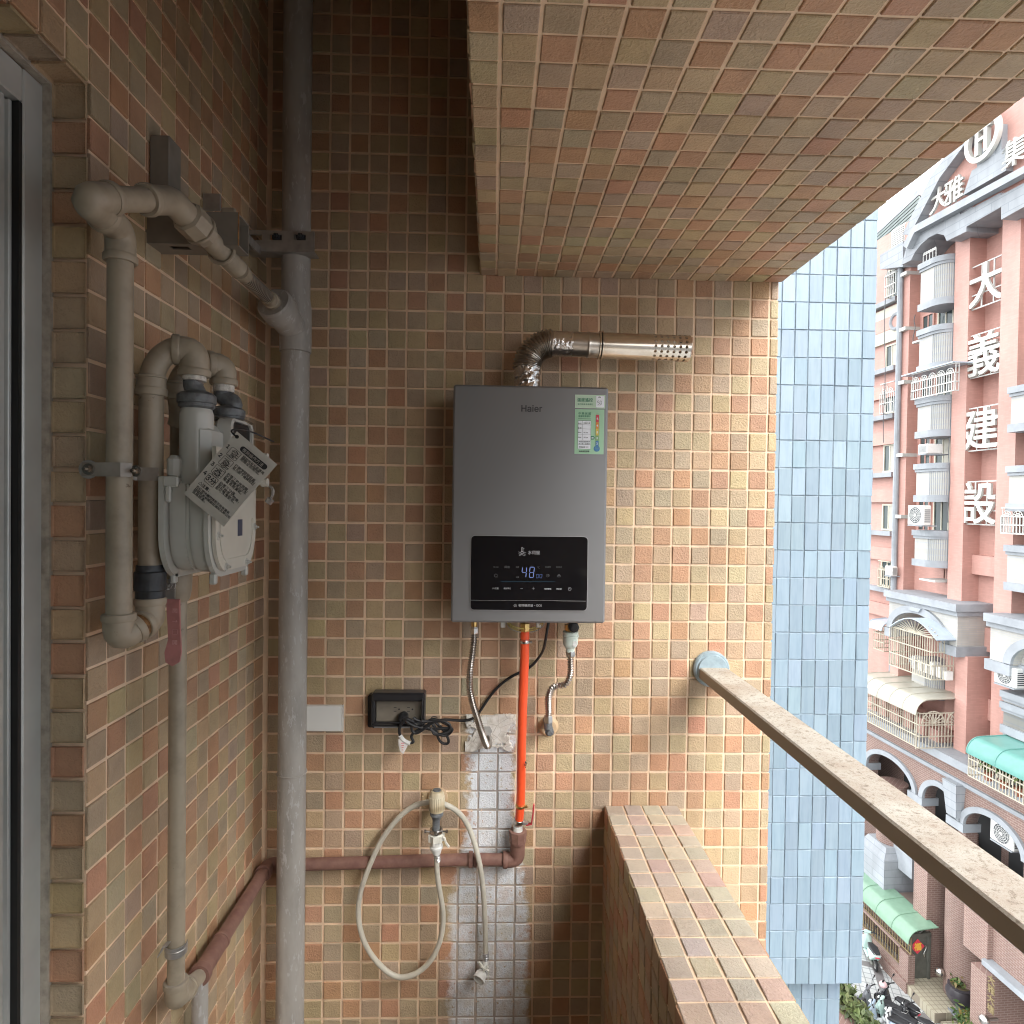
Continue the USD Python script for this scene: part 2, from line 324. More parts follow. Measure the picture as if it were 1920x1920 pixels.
pp = thing('parapet', 'low tiled parapet running towards the viewer under the handrail', 'parapet', (PX0, 0, 0))
part(pp, 'grout', box((PX0+G, -2.8, -.15), (PX1-G, G-.003, PZ-G)), 'grout')
T = Tiles(31); ys = [-.0505*k for k in range(30)][::-1]
T.field((0, 0, PZ), (1, 0, 0), (0, 1, 0), [PX0+(PX1-PX0)/4*k for k in range(5)], ys, tones=[(.49, .425, .33), (.48, .36, .295), (.435, .38, .31)])
zp = [PZ-.05*k for k in range(15)][::-1]
T.field((PX0, 0, 0), (0, -1, 0), (0, 0, 1), [-y for y in ys][::-1], zp)
T.field((PX1, 0, 0), (0, 1, 0), (0, 0, 1), ys, zp)
T.emit(pp, 'tile')

simple('concrete_plain', (.22, .20, .18), .85, noise=.25, scale=6, bump=.2)
simple('floor_tiles', (.15, .115, .09), .6, noise=.3, scale=20)
def structure(name, m, mt): single(name, m, mt, None, None, kind='structure')
structure('floor', box((WL, -2.8, -.16), (PX0, G-.001, 0)), 'floor_tiles')
structure('ceiling', box((-5, -8, CEIL), (.752, .15, CEIL+.15)), 'concrete_plain')
simple('room_dark', (.22, .17, .12), .7, noise=.2, scale=8)
structure('balcony_end', box((WL-.2, -2.95, -.15), (.752, -2.8, CEIL)), 'room_dark')
structure('room_wall', cat_(box((-5, -3.3, -.15), (-4.9, .15, CEIL)), box((-4.9, -.05, -.15), (WL-.2, .15, CEIL)), box((-4.9, -3.4, -.15), (WL-.2, -3.3, CEIL)), box((-4.9, -3.3, -.2), (WL-.2, -.05, -.15))), 'concrete_plain')

# ---- sliding door
simple('aluminium', (.56, .575, .55), .40, .4, noise=.12, scale=9, bump=.03)
simple('gasket', (.012, .012, .012), .5)
simple('caulk', (.40, .36, .30), .7, noise=.35, scale=60, bump=.4)
mat('glass_pane', {'t': ('transparent_bsdf', dict(color=(.72, .80, .77))), 'gl': ('glossy_bsdf', dict(color=(.9, .95, .93), roughness=.02)), 'f': ('fresnel', dict(IOR=1.5)), 'm': ('mix_closure', {})},
    [('f.fac', 'm.fac'), ('t.BSDF', 'm.closure1'), ('gl.BSDF', 'm.closure2')], surface='m.closure')
simple('curtain', (.30, .32, .31), .9, noise=.1)
dr = thing('sliding_door', 'grey aluminium sliding glass door at the left edge', 'door', (-.65, JY, 0))
part(dr, 'caulk', box((-.6501, JY-.008, .03), (WL-JD+.002, JY-.0005, HEAD-.001)), 'caulk')
part(dr, 'caulk', box((-.6501, -2.2, HEAD-.008), (WL-JD+.002, JY-.009, HEAD-.001)), 'caulk')
part(dr, 'frame_post', box((-.72, JY-.043, .03), (-.648, JY-.002, HEAD-.009), .002), 'aluminium')
part(dr, 'frame_head', box((-.72, -2.2, HEAD-.056), (-.649, JY-.044, HEAD-.009), .002), 'aluminium')
part(dr, 'frame_sill', box((-.72, -2.2, .03), (-.645, JY-.044, .075), .002), 'aluminium')
part(dr, 'gasket', box((-.705, JY-.0488, .076), (-.6505, JY-.0431, HEAD-.057)), 'gasket')
s_ = []
for x0, y0, y1 in ((-.659, .049, .055), (-.664, .055, .064), (-.658, .064, .076), (-.665, .076, .084)): s_.append(box((-.70, JY-y1, .08), (x0, JY-y0-.0003, HEAD-.058), .001))
st = part(dr, 'sash', cat_(*s_), 'aluminium')
part(dr, 'glass', box((-.684, -2.1, .08), (-.680, JY-.0845, HEAD-.06)), 'glass_pane')
part(dr, 'lock', box((-.679, JY-.125, .735), (-.666, JY-.0848, .80), .003), 'aluminium')
cu = [(-.80+.018*math.sin(k*.9), JY-.10-.02*k) for k in range(60)]
v = np.array([(x, y, z) for x, y in cu for z in (.1, 2.2)]); f = np.array([[2*k, 2*k+1, 2*k+3, 2*k+2] for k in range(59)])
single('curtain', (v, f), 'curtain', 'pale curtain hanging behind the glass door on the left', 'curtain')

# ------------------------------------------------------------------ pipes on the left
def aged(name, col, chip, cs=55.0, th=.66, rough=.45, stretch=(1, 1, 1)):
    """Old paint: uneven tone, chips through to what lies below, dust on what faces up."""
    mat(name, {'g': ('geometry', {}), 'mp': ('mapping', dict(scale=stretch)), 'n': ('noise_texture', dict(scale=20.0, detail=6.0, roughness=.65)), 'r': ('rgb_ramp', dict(ramp=[(.3, tuple(c*.74 for c in col)), (.52, col), (.75, tuple(c*1.1 for c in col))])),
        'c': ('noise_texture', dict(scale=cs, detail=7.0, roughness=.7)), 'cr': ('rgb_ramp', dict(ramp=[(th, (0, 0, 0)), (th+.02, (1, 1, 1))])), 'm': ('mix', dict(color2=chip)), 'sx': ('separate_xyz', {}), 'up': ('map_range', dict(from_min=.45, from_max=.95, to_min=0, to_max=.55, clamp=True)), 'd': ('mix', dict(color2=(.33, .30, .26))),
        'n2': ('noise_texture', dict(scale=70.0, detail=4.0)), 'b': ('bump', dict(strength=.18, distance=.003)), 'p': ('principled_bsdf', dict(roughness=rough))},
        [('g.position', 'mp.vector'), ('mp.vector', 'n.vector'), ('n.fac', 'r.fac'), ('mp.vector', 'c.vector'), ('c.fac', 'cr.fac'), ('r.color', 'm.color1'), ('cr.color', 'm.fac'), ('g.normal', 'sx.vector'), ('sx.z', 'up.value'), ('m.color', 'd.color1'), ('up.result', 'd.fac'), ('d.color', 'p.base_color'), ('g.position', 'n2.vector'), ('n2.fac', 'b.height'), ('b.normal', 'p.normal')])
aged('pipe_paint', (.335, .285, .212), (.17, .125, .085))
aged('riser_paint', (.345, .328, .30), (.43, .42, .41), 90.0, .58, .5, (1, 1, .3))
simple('galvanised', (.42, .41, .39), .42, .7, noise=.25, scale=40, bump=.1)
simple('bracket_paint', (.20, .18, .15), .5, noise=.2, scale=25)
simple('black_iron', (.045, .05, .055), .5, .2, noise=.35, scale=70, bump=.2)
simple('slate_iron', (.15, .16, .165), .5, .2, noise=.3, scale=90, bump=.2, dark=(.08, .085, .09))
simple('rust', (.30, .155, .05), .8, noise=.45, scale=90, bump=.5, dark=(.12, .05, .02))
simple('brass', (.78, .55, .22), .28, 1.0, noise=.15, scale=80)
simple('steel', (.62, .60, .57), .22, 1.0, noise=.1, scale=80)
simple('white_tape', (.62, .60, .55), .8, noise=.3, scale=150, bump=.6)
simple('red_handle', (.44, .19, .18), .45, noise=.2, scale=60)
simple('red_paint', (.215, .115, .088), .6, noise=.28, scale=45, bump=.3, bscale=150, dark=(.17, .08, .065))
simple('white_plastic', (.68, .68, .65), .4)
simple('ivory_plastic', (.60, .55, .43), .4, noise=.15, scale=50)
simple('rubber_black', (.012, .012, .013), .45)
simple('red_lever', (.42, .03, .045), .4); simple('pink_mark', (.62, .36, .34), .5)
RP = .017                                                   # radius of the gas pipe
def ring(c, d, r, w=.006, sides=22):
    c, d = np.asarray(c, float), np.asarray(d, float); d = d/np.linalg.norm(d)
    return lathe(c-d*w/2, c+d*w/2, [(0, r*.94), (w*.2, r), (w*.8, r), (w, r*.94)], sides)
def elbow(p, R, r, k=1.22, mat_='pipe_paint', n=10):
    """A cast elbow over a bend of three points: swollen sweep with a collar at either end."""
    b = bend(p, R, n); g = b[1:-1] if len(b) > 6 else b
    q = np.vstack([p[0], g, p[2]]); q, u = resample(q, .004)
    rr = np.full(len(q), r*k); m = [tube(q, rr, 20)]
    m.append(ring(q[1], q[2]-q[1], r*k*1.12, .011)); m.append(ring(q[-2], q[-1]-q[-2], r*k*1.12, .011)); return cat_(m)

# big gas riser with its branch
ra = P(551, 1000, y=-.095); RX, RY, RR = ra[0], -.095, .0335
rz = lambda py: P(551, py, y=RY)[2]
rs = thing('gas_riser_pipe', 'thick grey vertical pipe standing in front of the back wall in the corner', 'pipe', (RX, RY, -.1))
part(rs, 'pipe', tube(np.array([(RX, RY, z) for z in np.linspace(-.1, CEIL, 60)]), RR, 28), 'riser_paint')
c0 = np.array([RX, RY, rz(618)])
part(rs, 'coupling', lathe((RX, RY, rz(662)), (RX, RY, rz(560)), [(0, RR), (.002, RR+.0035), (.015, RR+.0035), (.03, RR+.004), (.11, RR+.003), (.13, RR+.0002)], 28), 'riser_paint')
part(rs, 'weld_ring', tube(np.array([(RX+RR*1.01*math.cos(a), RY+RR*1.01*math.sin(a), rz(1448)+.0008*math.sin(3*a)) for a in np.linspace(0, 2*np.pi, 40)]), .0022, 8), 'riser_paint')
b1 = P(512, 566, y=-.19); b0 = c0+(0, 0, -.005)
d_ = (b1-b0)/np.linalg.norm(b1-b0); L_ = np.linalg.norm(b1-b0)
part(rs, 'branch', lathe(b0, b1, [(0, .034), (L_*.45, .035), (L_*.62, .037), (L_*.64, .041), (L_*.95, .041), (L_, .037)], 28), 'riser_paint')
# braided hose, union and the painted line that drops down the wall
h0 = b1; A_ = P(322, 376, y=-.655); T_ = P(447, 505, y=-.49)
gp = thing('gas_pipe', 'beige painted gas pipe from the braided hose, turning down the wall beside the door', 'pipe', P(225, 1190, y=JY))
mat('braid', {'g': ('geometry', {}), 'w': ('wave_texture', dict(wave_type='bands', bands_direction='diagonal', scale=55.0, distortion=0.0)), 'b': ('bump', dict(strength=.9, distance=.002)),
    'r': ('rgb_ramp', dict(ramp=[(0, (.10, .095, .09)), (.6, (.55, .53, .50))])), 'p': ('principled_bsdf', dict(metallic=.9, roughness=.35))},
    [('g.position', 'w.vector'), ('w.fac', 'b.height'), ('w.fac', 'r.fac'), ('r.color', 'p.base_color'), ('b.normal', 'p.normal')])
e0 = h0+(T_-h0)*.22; e1 = h0+(T_-h0)*.86
part(gp, 'hose_sleeve', lathe(h0-d_*.004, e0, [(0, .019), (np.linalg.norm(e0-h0)*.5, .0185), (np.linalg.norm(e0-h0)*.52, .0155), (np.linalg.norm(e0-h0), .0155)], 20), 'pipe_paint')
part(gp, 'braided_hose', tube(np.array([e0, e1]), .0135, 20), 'braid')
dT = (A_-T_)/np.linalg.norm(A_-T_); LT = np.linalg.norm(A_-T_)
part(gp, 'hose_sleeve', lathe(e1, T_, [(0, .0150), (.012, .0155), (np.linalg.norm(T_-e1), .0175)], 20), 'pipe_paint')
part(gp, 'pipe', tube(np.array([T_, T_+dT*LT*.85]), .0172, 20), 'pipe_paint')
u0 = T_+dT*LT*.50; u1 = T_+dT*LT*.72
part(gp, 'union_nut', cat_(lathe(u0, u1, [(0, .0175), (.004, .0225), (.022, .0235), (.024, .0265), (.052, .0265), (.056, .022), (np.linalg.norm(u1-u0), .021)], 8), ring(u0+dT*.02, dT, .0275, .006)), 'pipe_paint')
part(gp, 'rust_band', tube(np.array([u1-dT*.004, u1+dT*.018]), .0188, 20), 'rust')
B_ = P(158, 372, y=-.815); C_ = P(226, 432, y=-.715); D1 = P(224, 1190, y=-.715); D1[0] = C_[0]
part(gp, 'elbow', elbow([T_+dT*(LT-.045), A_, A_+(B_-A_)*.34], .035, RP), 'pipe_paint')
part(gp, 'pipe', tube(np.array([A_+(B_-A_)*.3, A_+(B_-A_)*.75]), RP, 20), 'pipe_paint')
part(gp, 'elbow', elbow([A_+(B_-A_)*.72, B_, B_+(C_-B_)*.55], .028, RP), 'pipe_paint')
part(gp, 'elbow', elbow([B_+(C_-B_)*.45, C_, C_-(0, 0, .045)], .024, RP, 1.18), 'pipe_paint')
part(gp, 'pipe', tube(np.array([(C_[0], C_[1], z) for z in np.linspace(C_[2]-.03, D1[2]+.02, 12)]), RP, 22), 'pipe_paint')
E1 = P(287, 1178, y=-.668); E1[2] = D1[2]+.012
part(gp, 'elbow', elbow([D1+(0, 0, .03), D1-(0, 0, .006), D1*.45+E1*.55], .022, RP, 1.2), 'pipe_paint')
part(gp, 'rust_band', tube(np.array([D1*.5+E1*.5, D1*.28+E1*.72]), RP*1.08, 20), 'rust')
EX, EY = P(283, 900, y=-.668)[[0, 1]]; ez = lambda py: P(283, py, y=-.668)[2]
E2 = np.array([EX, EY, E1[2]])
part(gp, 'elbow', elbow([D1*.36+E1*.64, E2, E2+(0, 0, .034)], .02, RP, 1.18), 'pipe_paint')
part(gp, 'rust_band', tube(np.array([(EX, EY, ez(1146)), (EX, EY, ez(1128))]), .0192, 20), 'rust')
part(gp, 'black_union', lathe((EX, EY, ez(1130)), (EX, EY, ez(1058)), [(0, .0185), (.002, .0205), (.018, .0205), (.02, .0225), (.047, .0225), (.049, .020), (.058, .0195)], 12), 'black_iron')
part(gp, 'pipe', tube(np.array([(EX, EY, ez(1060)), (EX, EY, ez(735))]), RP, 22), 'pipe_paint')
# arch into the meter's inlet
MI = P(369, 765, y=-.645); MO = P(428, 782, y=-.535)
t1 = np.array([EX, EY, ez(735)]); top1 = P(305, 668, y=-.66); top2 = P(345, 655, y=-.65)
ar1 = spline([t1-(0, 0, .03), t1, P(288, 695, y=-.667), top1, P(338, 652, y=-.655)], 24)
part(gp, 'arch', tube(ar1, RP*1.02, 20), 'pipe_paint'); part(gp, 'collar', cat_(ring(t1, (0, 0, 1), RP*1.32, .012), tube(np.array([t1, t1+(0, 0, .02)]), RP*1.2, 20), ring(t1+(0, 0, .022), (0, 0, 1), RP*1.25, .004)), 'pipe_paint')
inl = np.array([MI[0]-.004, MI[1], P(365, 705, y=-.645)[2]])
part(gp, 'elbow', elbow([P(325, 655, y=-.655), np.array([inl[0], inl[1], P(365, 658, y=-.645)[2]]), inl], .03, RP, 1.25), 'pipe_paint')
part(gp, 'thread_tape', tube(np.array([inl+(0, 0, .002), inl-(0, 0, .008)]), .0172, 20), 'white_tape')
nip = spline([inl-(0, 0, .006), inl-(0, 0, .02), MI+(0, 0, .022), MI+(0, 0, .006)], 14)
part(gp, 'nipple', tube(nip, .0145, 18), 'slate_iron')

# the strap and the bracket by the door
simple('strap_metal', (.30, .27, .235), .45, .2, noise=.2, scale=40)
st_ = thing('pipe_strap', 'metal strap bolted across the two vertical gas pipes by the door jamb', 'strap', P(180, 880, y=-.71))
zb = P(180, 880, y=-.73)[2]; yo = -.715-RP-.0015
pl = [(WL+.002, -.690-.05, 0)]
a0 = P(168, 882, y=-.735)
band = [(C_[0]-.045, -.728, zb), (C_[0]-.022, -.730, zb), (C_[0]-.012, yo-.001, zb), (C_[0]+.012, yo, zb), (C_[0]+.021, -.722, zb), (EX-.02, -.700, zb-.002), (EX-.01, EY-RP-.002, zb-.004), (EX+.018, EY-RP+.004, zb-.004)]
def ribbon(p, h, t, up=(0, 0, 1)):
    """A flat strap along the points, h wide along up and t thick."""
    p, tg, _, _ = frames(p); up = np.asarray(up, float); N = np.cross(tg, up); N /= np.linalg.norm(N, axis=1, keepdims=True)
    v = np.concatenate([p+up*h/2+N*t/2, p-up*h/2+N*t/2, p-up*h/2-N*t/2, p+up*h/2-N*t/2]); n = len(p); f = []
    for k in range(n-1):
        for c in range(4):
            d = (c+1) % 4; f.append([c*n+k, d*n+k, d*n+k+1, c*n+k+1])
    f += [[0, 3*n, 2*n, n], [n-1, 2*n-1, 3*n-1, 4*n-1]]
    return v, np.array(f)
part(st_, 'band', ribbon(band, .020, .0016), 'strap_metal')
def bolt(c, d, r=.005, h=.006):
    c, d = np.asarray(c, float), np.asarray(d, float); d = d/np.linalg.norm(d)
    return cat_(lathe(c, c+d*h*.3, [(0, r*1.7), (h*.3, r*1.6)], 16), lathe(c+d*h*.3, c+d*h, [(0, r), (h*.7, r*.95)], 6), lathe(c+d*h, c+d*h*2, [(0, r*.5), (h, r*.45)], 10))
part(st_, 'bolt', bolt((C_[0]-.034, -.7305, zb), (0, -1, 0)), 'steel'); part(st_, 'bolt', bolt((C_[0]+.026, -.7195, zb-.001), (0, -1, 0)), 'steel')
part(st_, 'lug', lathe((C_[0]-.036, -.7285, zb), (C_[0]-.036, -.7265, zb), [(0, .0135), (.002, .0135)], 18), 'galvanised')

BY = -.555                                                  # strut bracket that carries the gas pipe
sb = thing('strut_bracket', 'grey slotted steel bracket on the wall holding up the gas pipe', 'bracket', (WL, BY, 1.97))
v0, v1 = P(263, 370, y=BY), P(316, 253, y=BY)
part(sb, 'upright', box((WL+.001, BY, P(290, 440, y=BY)[2]), (v1[0]+.002, BY+.04, v1[2]), .002), 'bracket_paint')
hz0, hz1 = P(262, 455, y=BY-.004), P(446, 398, y=BY-.004)
arm = box((WL-.02, BY-.004, hz0[2]), (hz1[0], BY+.045, hz1[2]))
cutm = [box((WL+.03+.062*k, BY+.008, hz0[2]-.01), (WL+.03+.062*k+.032, BY+.022, hz0[2]+.003)) for k in range(3)]
man = lambda m: manifold3d.Manifold(manifold3d.Mesh(np.asarray(m.vertices, np.float32), np.asarray(m.faces, np.uint32)))
A = man(arm)-man(box((WL+.005, BY-.0015, hz0[2]+.0025), (hz1[0]+.01, BY+.0425, hz1[2]-.0025)))
for c in cutm: A = A-man(c)
part(sb, 'arm', A, 'bracket_paint')
part(sb, 'rust_edge', box((hz1[0]+.0002, BY-.0042, hz0[2]), (hz1[0]+.0015, BY-.0015, hz1[2])), 'rust')
part(sb, 'plate', box((WL+.001, -.36, P(400, 394, y=-.36)[2]), (P(413, 394, y=-.36)[0], -.355, P(384, 362, y=-.36)[2]), .001), 'galvanised')
part(sb, 'clamp_ring', tube(np.array([T_+dT*.05+.021*(math.cos(a)*np.array([1, 0, 0])+math.sin(a)*np.array([0, .1, 1])) for a in np.linspace(-3.6, .6, 24)]), .0032, 8), 'pipe_paint')
part(sb, 'hanger', box(T_+dT*.05+(.0, -.004, .018), T_+dT*.05+(.024, .004, .075), .002), 'pipe_paint')
rc = thing('riser_clamp', 'slotted steel angle clamping the thick grey riser pipe to the wall', 'bracket', (RX, -.14, 1.98))
k0, k1 = P(462, 470, y=-.14), P(589, 434, y=-.14)
A = man(box((k0[0], -.14, k0[2]), (k1[0], -.135, k1[2])))+man(box((k0[0], -.137, k0[2]), (k1[0], -.10, k0[2]+.004)))
for px in (480, 517, 562):
    q = P(px, 445, y=-.14); A = A-man(box((q[0]-.014, -.15, q[2]-.0065), (q[0]+.014, -.13, q[2]+.0065)))
part(rc, 'angle', A, 'galvanised')
for px in (520, 565): part(rc, 'bolt', bolt(P(px, 445, y=-.1345), (0, -1, 0), .0075, .009), 'black_iron')
q0, q1 = P(449, 432, y=-.50), P(487, 470, y=-.142)
part(rc, 'brace', ribbon(np.linspace(q0, q1, 3), .018, .004), 'galvanised')
part(rc, 'wall_arm', box((WL+.001, -.137, k0[2]+.002), (k0[0]+.01, -.105, k0[2]+.030)), 'galvanised')

# second line: meter outlet, pipe behind, valve, long drop
go = thing('gas_pipe', 'thinner beige gas pipe from the meter outlet down to the red-handled valve and floor elbow', 'pipe', P(333, 1880, y=-.58))
RG = .0137; GX, GY = P(333, 1300, y=-.58)[[0, 1]]; gz = lambda py: P(333, py, y=-.58)[2]
outp = np.array([MO[0]-.008, MO[1], P(425, 722, y=-.535)[2]])
ar2 = [np.array([GX, GY-.005, gz(800)]), np.array([GX, GY-.005, gz(745)]), P(336, 712, y=-.578), P(356, 688, y=-.568), P(392, 681, y=-.55)]
part(go, 'arch', tube(spline(ar2, 26), .0155, 20), 'pipe_paint')
part(go, 'collar', cat_(ring(ar2[1], (0, 0, 1), .0205, .010), ring(ar2[1]+(0, 0, .022), (0, 0, 1), .0198, .004), tube(np.array([ar2[1], ar2[1]+(0, 0, .02)]), .0185, 18)), 'pipe_paint')
part(go, 'elbow', elbow([P(388, 682, y=-.553), np.array([outp[0], outp[1], P(425, 686, y=-.535)[2]]), outp], .03, RP, 1.2), 'pipe_paint')
part(go, 'thread_tape', tube(np.array([outp+(0, 0, .002), outp-(0, 0, .012)]), .0172, 20), 'white_tape')
part(go, 'nipple', tube(spline([outp-(0, 0, .008), outp-(0, 0, .022), MO+(0, 0, .03), MO+(0, 0, .004)], 14), .0140, 18), 'slate_iron')
part(go, 'pipe', tube(np.array([(GX, GY, gz(790)), (GX, GY, gz(1080))]), RG, 18), 'pipe_paint')
part(go, 'valve_body', lathe((GX, GY, gz(1128)), (GX, GY, gz(1058)), [(0, .0145), (.006, .018), (.02, .0205), (.045, .0215), (.05, .019), (.06, .0185)], 16), 'pipe_paint')
vs = P(322, 1096, y=-.605)
part(go, 'valve_stem', cat_(cyl((GX-.012, GY-.015, gz(1097)), vs+(0, -.006, 0), .008), bolt(vs+(0, -.006, 0), (0, -1, 0), .006, .006)), 'galvanised')
hp = [vs+(-.002, -.004, -.004), P(316, 1120, y=-.612), P(325, 1135, y=-.614), P(327, 1160, y=-.614), P(330, 1215, y=-.613)]
part(go, 'valve_lever', ribbon(np.array([hp[0], hp[1], hp[2]]), .02, .003, up=(1, 0, 0)), 'galvanised')
hl = Polygon([(-.0095, .0), (.0095, 0), (.0105, -.045), (.0125, -.085), (.010, -.10), (0, -.106), (-.010, -.10), (-.0115, -.085), (-.006, -.065), (-.0065, -.05)]).buffer(.001)
part(go, 'red_handle', extr(hl, .004, face_y(P(326, 1124, y=-.614))), 'red_handle')
part(go, 'embossed_mark', extr(union_all([centred(glyphs(c, .0075, 0, True), .002, -.018-.017*k) for k, c in enumerate(['関', '→', '▢', '開'])]), .0006, face_y(P(326, 1124, y=-.6181))), 'pink_mark')
part(go, 'pipe', tube(np.array([(GX, GY, z) for z in np.linspace(gz(1120), gz(1858), 14)]), RG, 20), 'pipe_paint')
gb = np.array([GX, GY, gz(1872)]); RD0 = P(372, 1832, y=-.45)
part(go, 'elbow', elbow([gb+(0, 0, .03), gb, gb*.55+RD0*.45], .022, RG, 1.3), 'pipe_paint')
part(go, 'connector', tube(np.array([gb*.6+RD0*.4, RD0]), RG, 16), 'pipe_paint')
q = P(375, 1850, y=-.44)
part(go, 'tail_pipe', tube(np.array([q+(0, 0, .02), (q[0], q[1], .02)]), .0145, 18), 'riser_paint')
part(go, 'strap', cat_(tube(np.array([(GX+.016*math.cos(a), GY+.016*math.sin(a), gz(1775)) for a in np.linspace(-3.3, .4, 20)]), .0018, 6), ribbon(np.array([(GX+.0165*math.cos(a), GY+.0165*math.sin(a), gz(1777)) for a in np.linspace(-3.4, .5, 24)]), .017, .0014),
     ribbon(np.array([P(318, 1768, y=-.597), P(308, 1772, y=-.60), P(299, 1790, y=-.60)]), .014, .0014, up=(0, 1, 0))), 'galvanised')

# red-brown pipe along the side wall and the back wall
RDR = .0155
rd = thing('red_pipe', 'red-brown pipe running along the left wall and then the back wall to the gas cock', 'pipe', RD0)
cn = P(505, 1622, y=-.025); cn[0] = WL+.024; RD1 = cn
wz = P(960, 1611, y=-.022)
part(rd, 'pipe', tube(np.array([RD0, RD0+(RD1-RD0)*.24]), RDR*1.12, 18), 'red_paint')
part(rd, 'pipe', tube(np.array([RD0+(RD1-RD0)*.22, RD0+(RD1-RD0)*.93]), RDR, 18), 'red_paint')
part(rd, 'socket', cat_(ring(RD0+(RD1-RD0)*.02, RD1-RD0, RDR*1.35, .016), ring(RD0+(RD1-RD0)*.26, RD1-RD0, RDR*1.2, .008)), 'red_paint')
part(rd, 'elbow', elbow([RD0+(RD1-RD0)*.90, RD1, RD1+(.05, 0, 0)], .024, RDR, 1.2), 'red_paint')
ev = np.array([P(970, 1611, y=-.024)[0], -.024, wz[2]]); tx = P(887, 1611, y=-.024)[0]
part(rd, 'pipe', tube(np.array([RD1+(.04, 0, 0), (tx, -.024, wz[2]+.001), (ev[0]-.02, -.024, wz[2])]), RDR*.98, 18), 'red_paint')
part(rd, 'collar', cat_(ring((tx-.006, -.024, wz[2]+.001), (1, 0, 0), RDR*1.28, .011), ring((tx+.006, -.024, wz[2]+.001), (1, 0, 0), RDR*1.22, .008)), 'red_paint')
et = np.array([ev[0], -.03, P(970, 1573, y=-.03)[2]])
part(rd, 'elbow', elbow([ev-(.036, 0, 0), ev, et], .022, RDR, 1.22), 'red_paint')
part(rd, 'socket', lathe(et-(0, 0, .008), et+(0, 0, .022), [(0, RDR*1.15), (.004, RDR*1.42), (.014, RDR*1.42), (.016, RDR*1.5), (.03, RDR*1.5)], 8), 'red_paint')
# gas cock and orange hose
rz_ = lambda px, py, y=-.045: P(px, py, y=y)
gk = thing('gas_cock', 'small steel gas cock with red lever on top of the red-brown pipe', 'valve', et)
k0 = et+(0, 0, .02); zt = P(972, 1535, y=-.03)[2]
part(gk, 'tape', tube(np.array([k0, k0+(0, 0, .014)]), .0125, 18), 'white_plastic')
part(gk, 'body', lathe(k0+(0, 0, .012), (k0[0]+.002, k0[1]-.004, zt), [(0, .0095), (.008, .011), (.012, .013), (.022, .013), (.026, .009), (zt-k0[2]-.012, .009)], 14), 'steel')
part(gk, 'stem', cyl(k0+(.008, -.004, .024), k0+(.026, -.010, .026), .0055), 'galvanised')
lv = [k0+(.02, -.010, .022), k0+(.034, -.012, .026), P(999, 1528, y=-.045), P(1001, 1508, y=-.045)]
part(gk, 'lever', ribbon(np.array(lv), .009, .003, up=(0, 1, 0)), 'red_lever')
simple('orange_hose', (.82, .095, .03), .32, noise=.06, scale=10)
hs = thing('gas_hose', 'bright orange rubber gas hose hanging from the heater down to the gas cock', 'hose', (k0[0], -.05, 1.2))
top = P(984, 1184, y=-.085)
hpth = spline([top, P(984, 1215, y=-.085), P(981, 1300, y=-.08), P(978, 1400, y=-.068), P(977, 1470, y=-.05), P(974, 1530, y=-.037), P(973, 1538, y=-.0345)], 60)
part(hs, 'hose', tube(hpth, .0112, 22), 'orange_hose')
mk = hpth[42]; 
part(hs, 'printed_mark', cat_([box(P(984.5+dx, 1428+dy, y=-.0757), P(984.5+dx+1.2, 1428+dy+h, y=-.0735)) for dx, dy, h in ((0, 0, 3), (1.6, 1, 4), (-1, 5, 3), (.8, 6, 2), (0, 10, 1))]), 'rubber_black')
for c, m_ in ((hpth[3], 'steel'), (hpth[-6], 'brass')):
    dd = hpth[4]-hpth[3] if m_ == 'steel' else hpth[-6]-hpth[-7]
    part(hs, 'hose_clip', cat_(ring(c, dd, .0128, .007), ring(c+(0, 0, .006), dd, .0124, .0018), box(c+(.010, -.008, -.003), c+(.018, -.002, .003), .001)), m_)
part(hs, 'brass_nut', lathe(top-(0, 0, .004), P(984, 1166, y=-.085)+(0, 0, .004), [(0, .0105), (.006, .012), (.009, .0125), (.024, .0125), (.028, .009)], 6), 'brass')

# ------------------------------------------------------------------ gas meter
simple('meter_paint', (.47, .475, .44), .38, noise=.12, scale=14, coat=.2)
simple('meter_plate', (.54, .53, .465), .42, noise=.06, scale=20)
simple('ink', (.02, .02, .022), .6)
simple('label_blue', (.05, .06, .10), .5)
mx0, mx1 = -.496, -.416; myn, myf = -.690, -.518
mz = lambda py, y=-.69: P(330, py, y=y)[2]
gm = thing('gas_meter', 'white gas meter hanging from two pipe unions on the left wall', 'gas meter', (-.47, -.6, mz(1085)))
def mshape(y0, y1, z0, z1, r): 
    a = [(y0, z1), (y0, z0+r*1.5)]+[(y0+r*(1-math.cos(t)), z0+r*1.5*(1-math.sin(t))) for t in np.linspace(.15, 1.5, 7)]
    b = [(y1-r*(1-math.cos(t)), z0+r*1.5*(1-math.sin(t))) for t in np.linspace(1.5, .15, 7)]+[(y1, z0+r*1.5), (y1, z1)]
    return Polygon(a+b)
def exx(poly, x0, x1): return extr(poly, x1-x0, frame((x0, 0, 0), (0, 1, 0), (0, 0, 1)))
def rounded_exx(poly, x0, x1, r):                             # extrusion along x with softened rims
    hs_, n = [], 4
    for k in range(n):
        a = (k+.5)/n*math.pi/2; hs_.append(exx(poly.buffer(-r*(1-math.sin(a))), x0+r*(1-math.cos(a)) if k == 0 else x0+r*(1-math.cos(a)), x1-r*(1-math.cos(a))))
    return cat_(hs_)
zl, zu = mz(1083), mz(898)
S = mshape(myn, myf, zl, zu, .045)
part(gm, 'back_flange', exx(S.buffer(.004), mx0, mx0+.008), 'meter_paint')
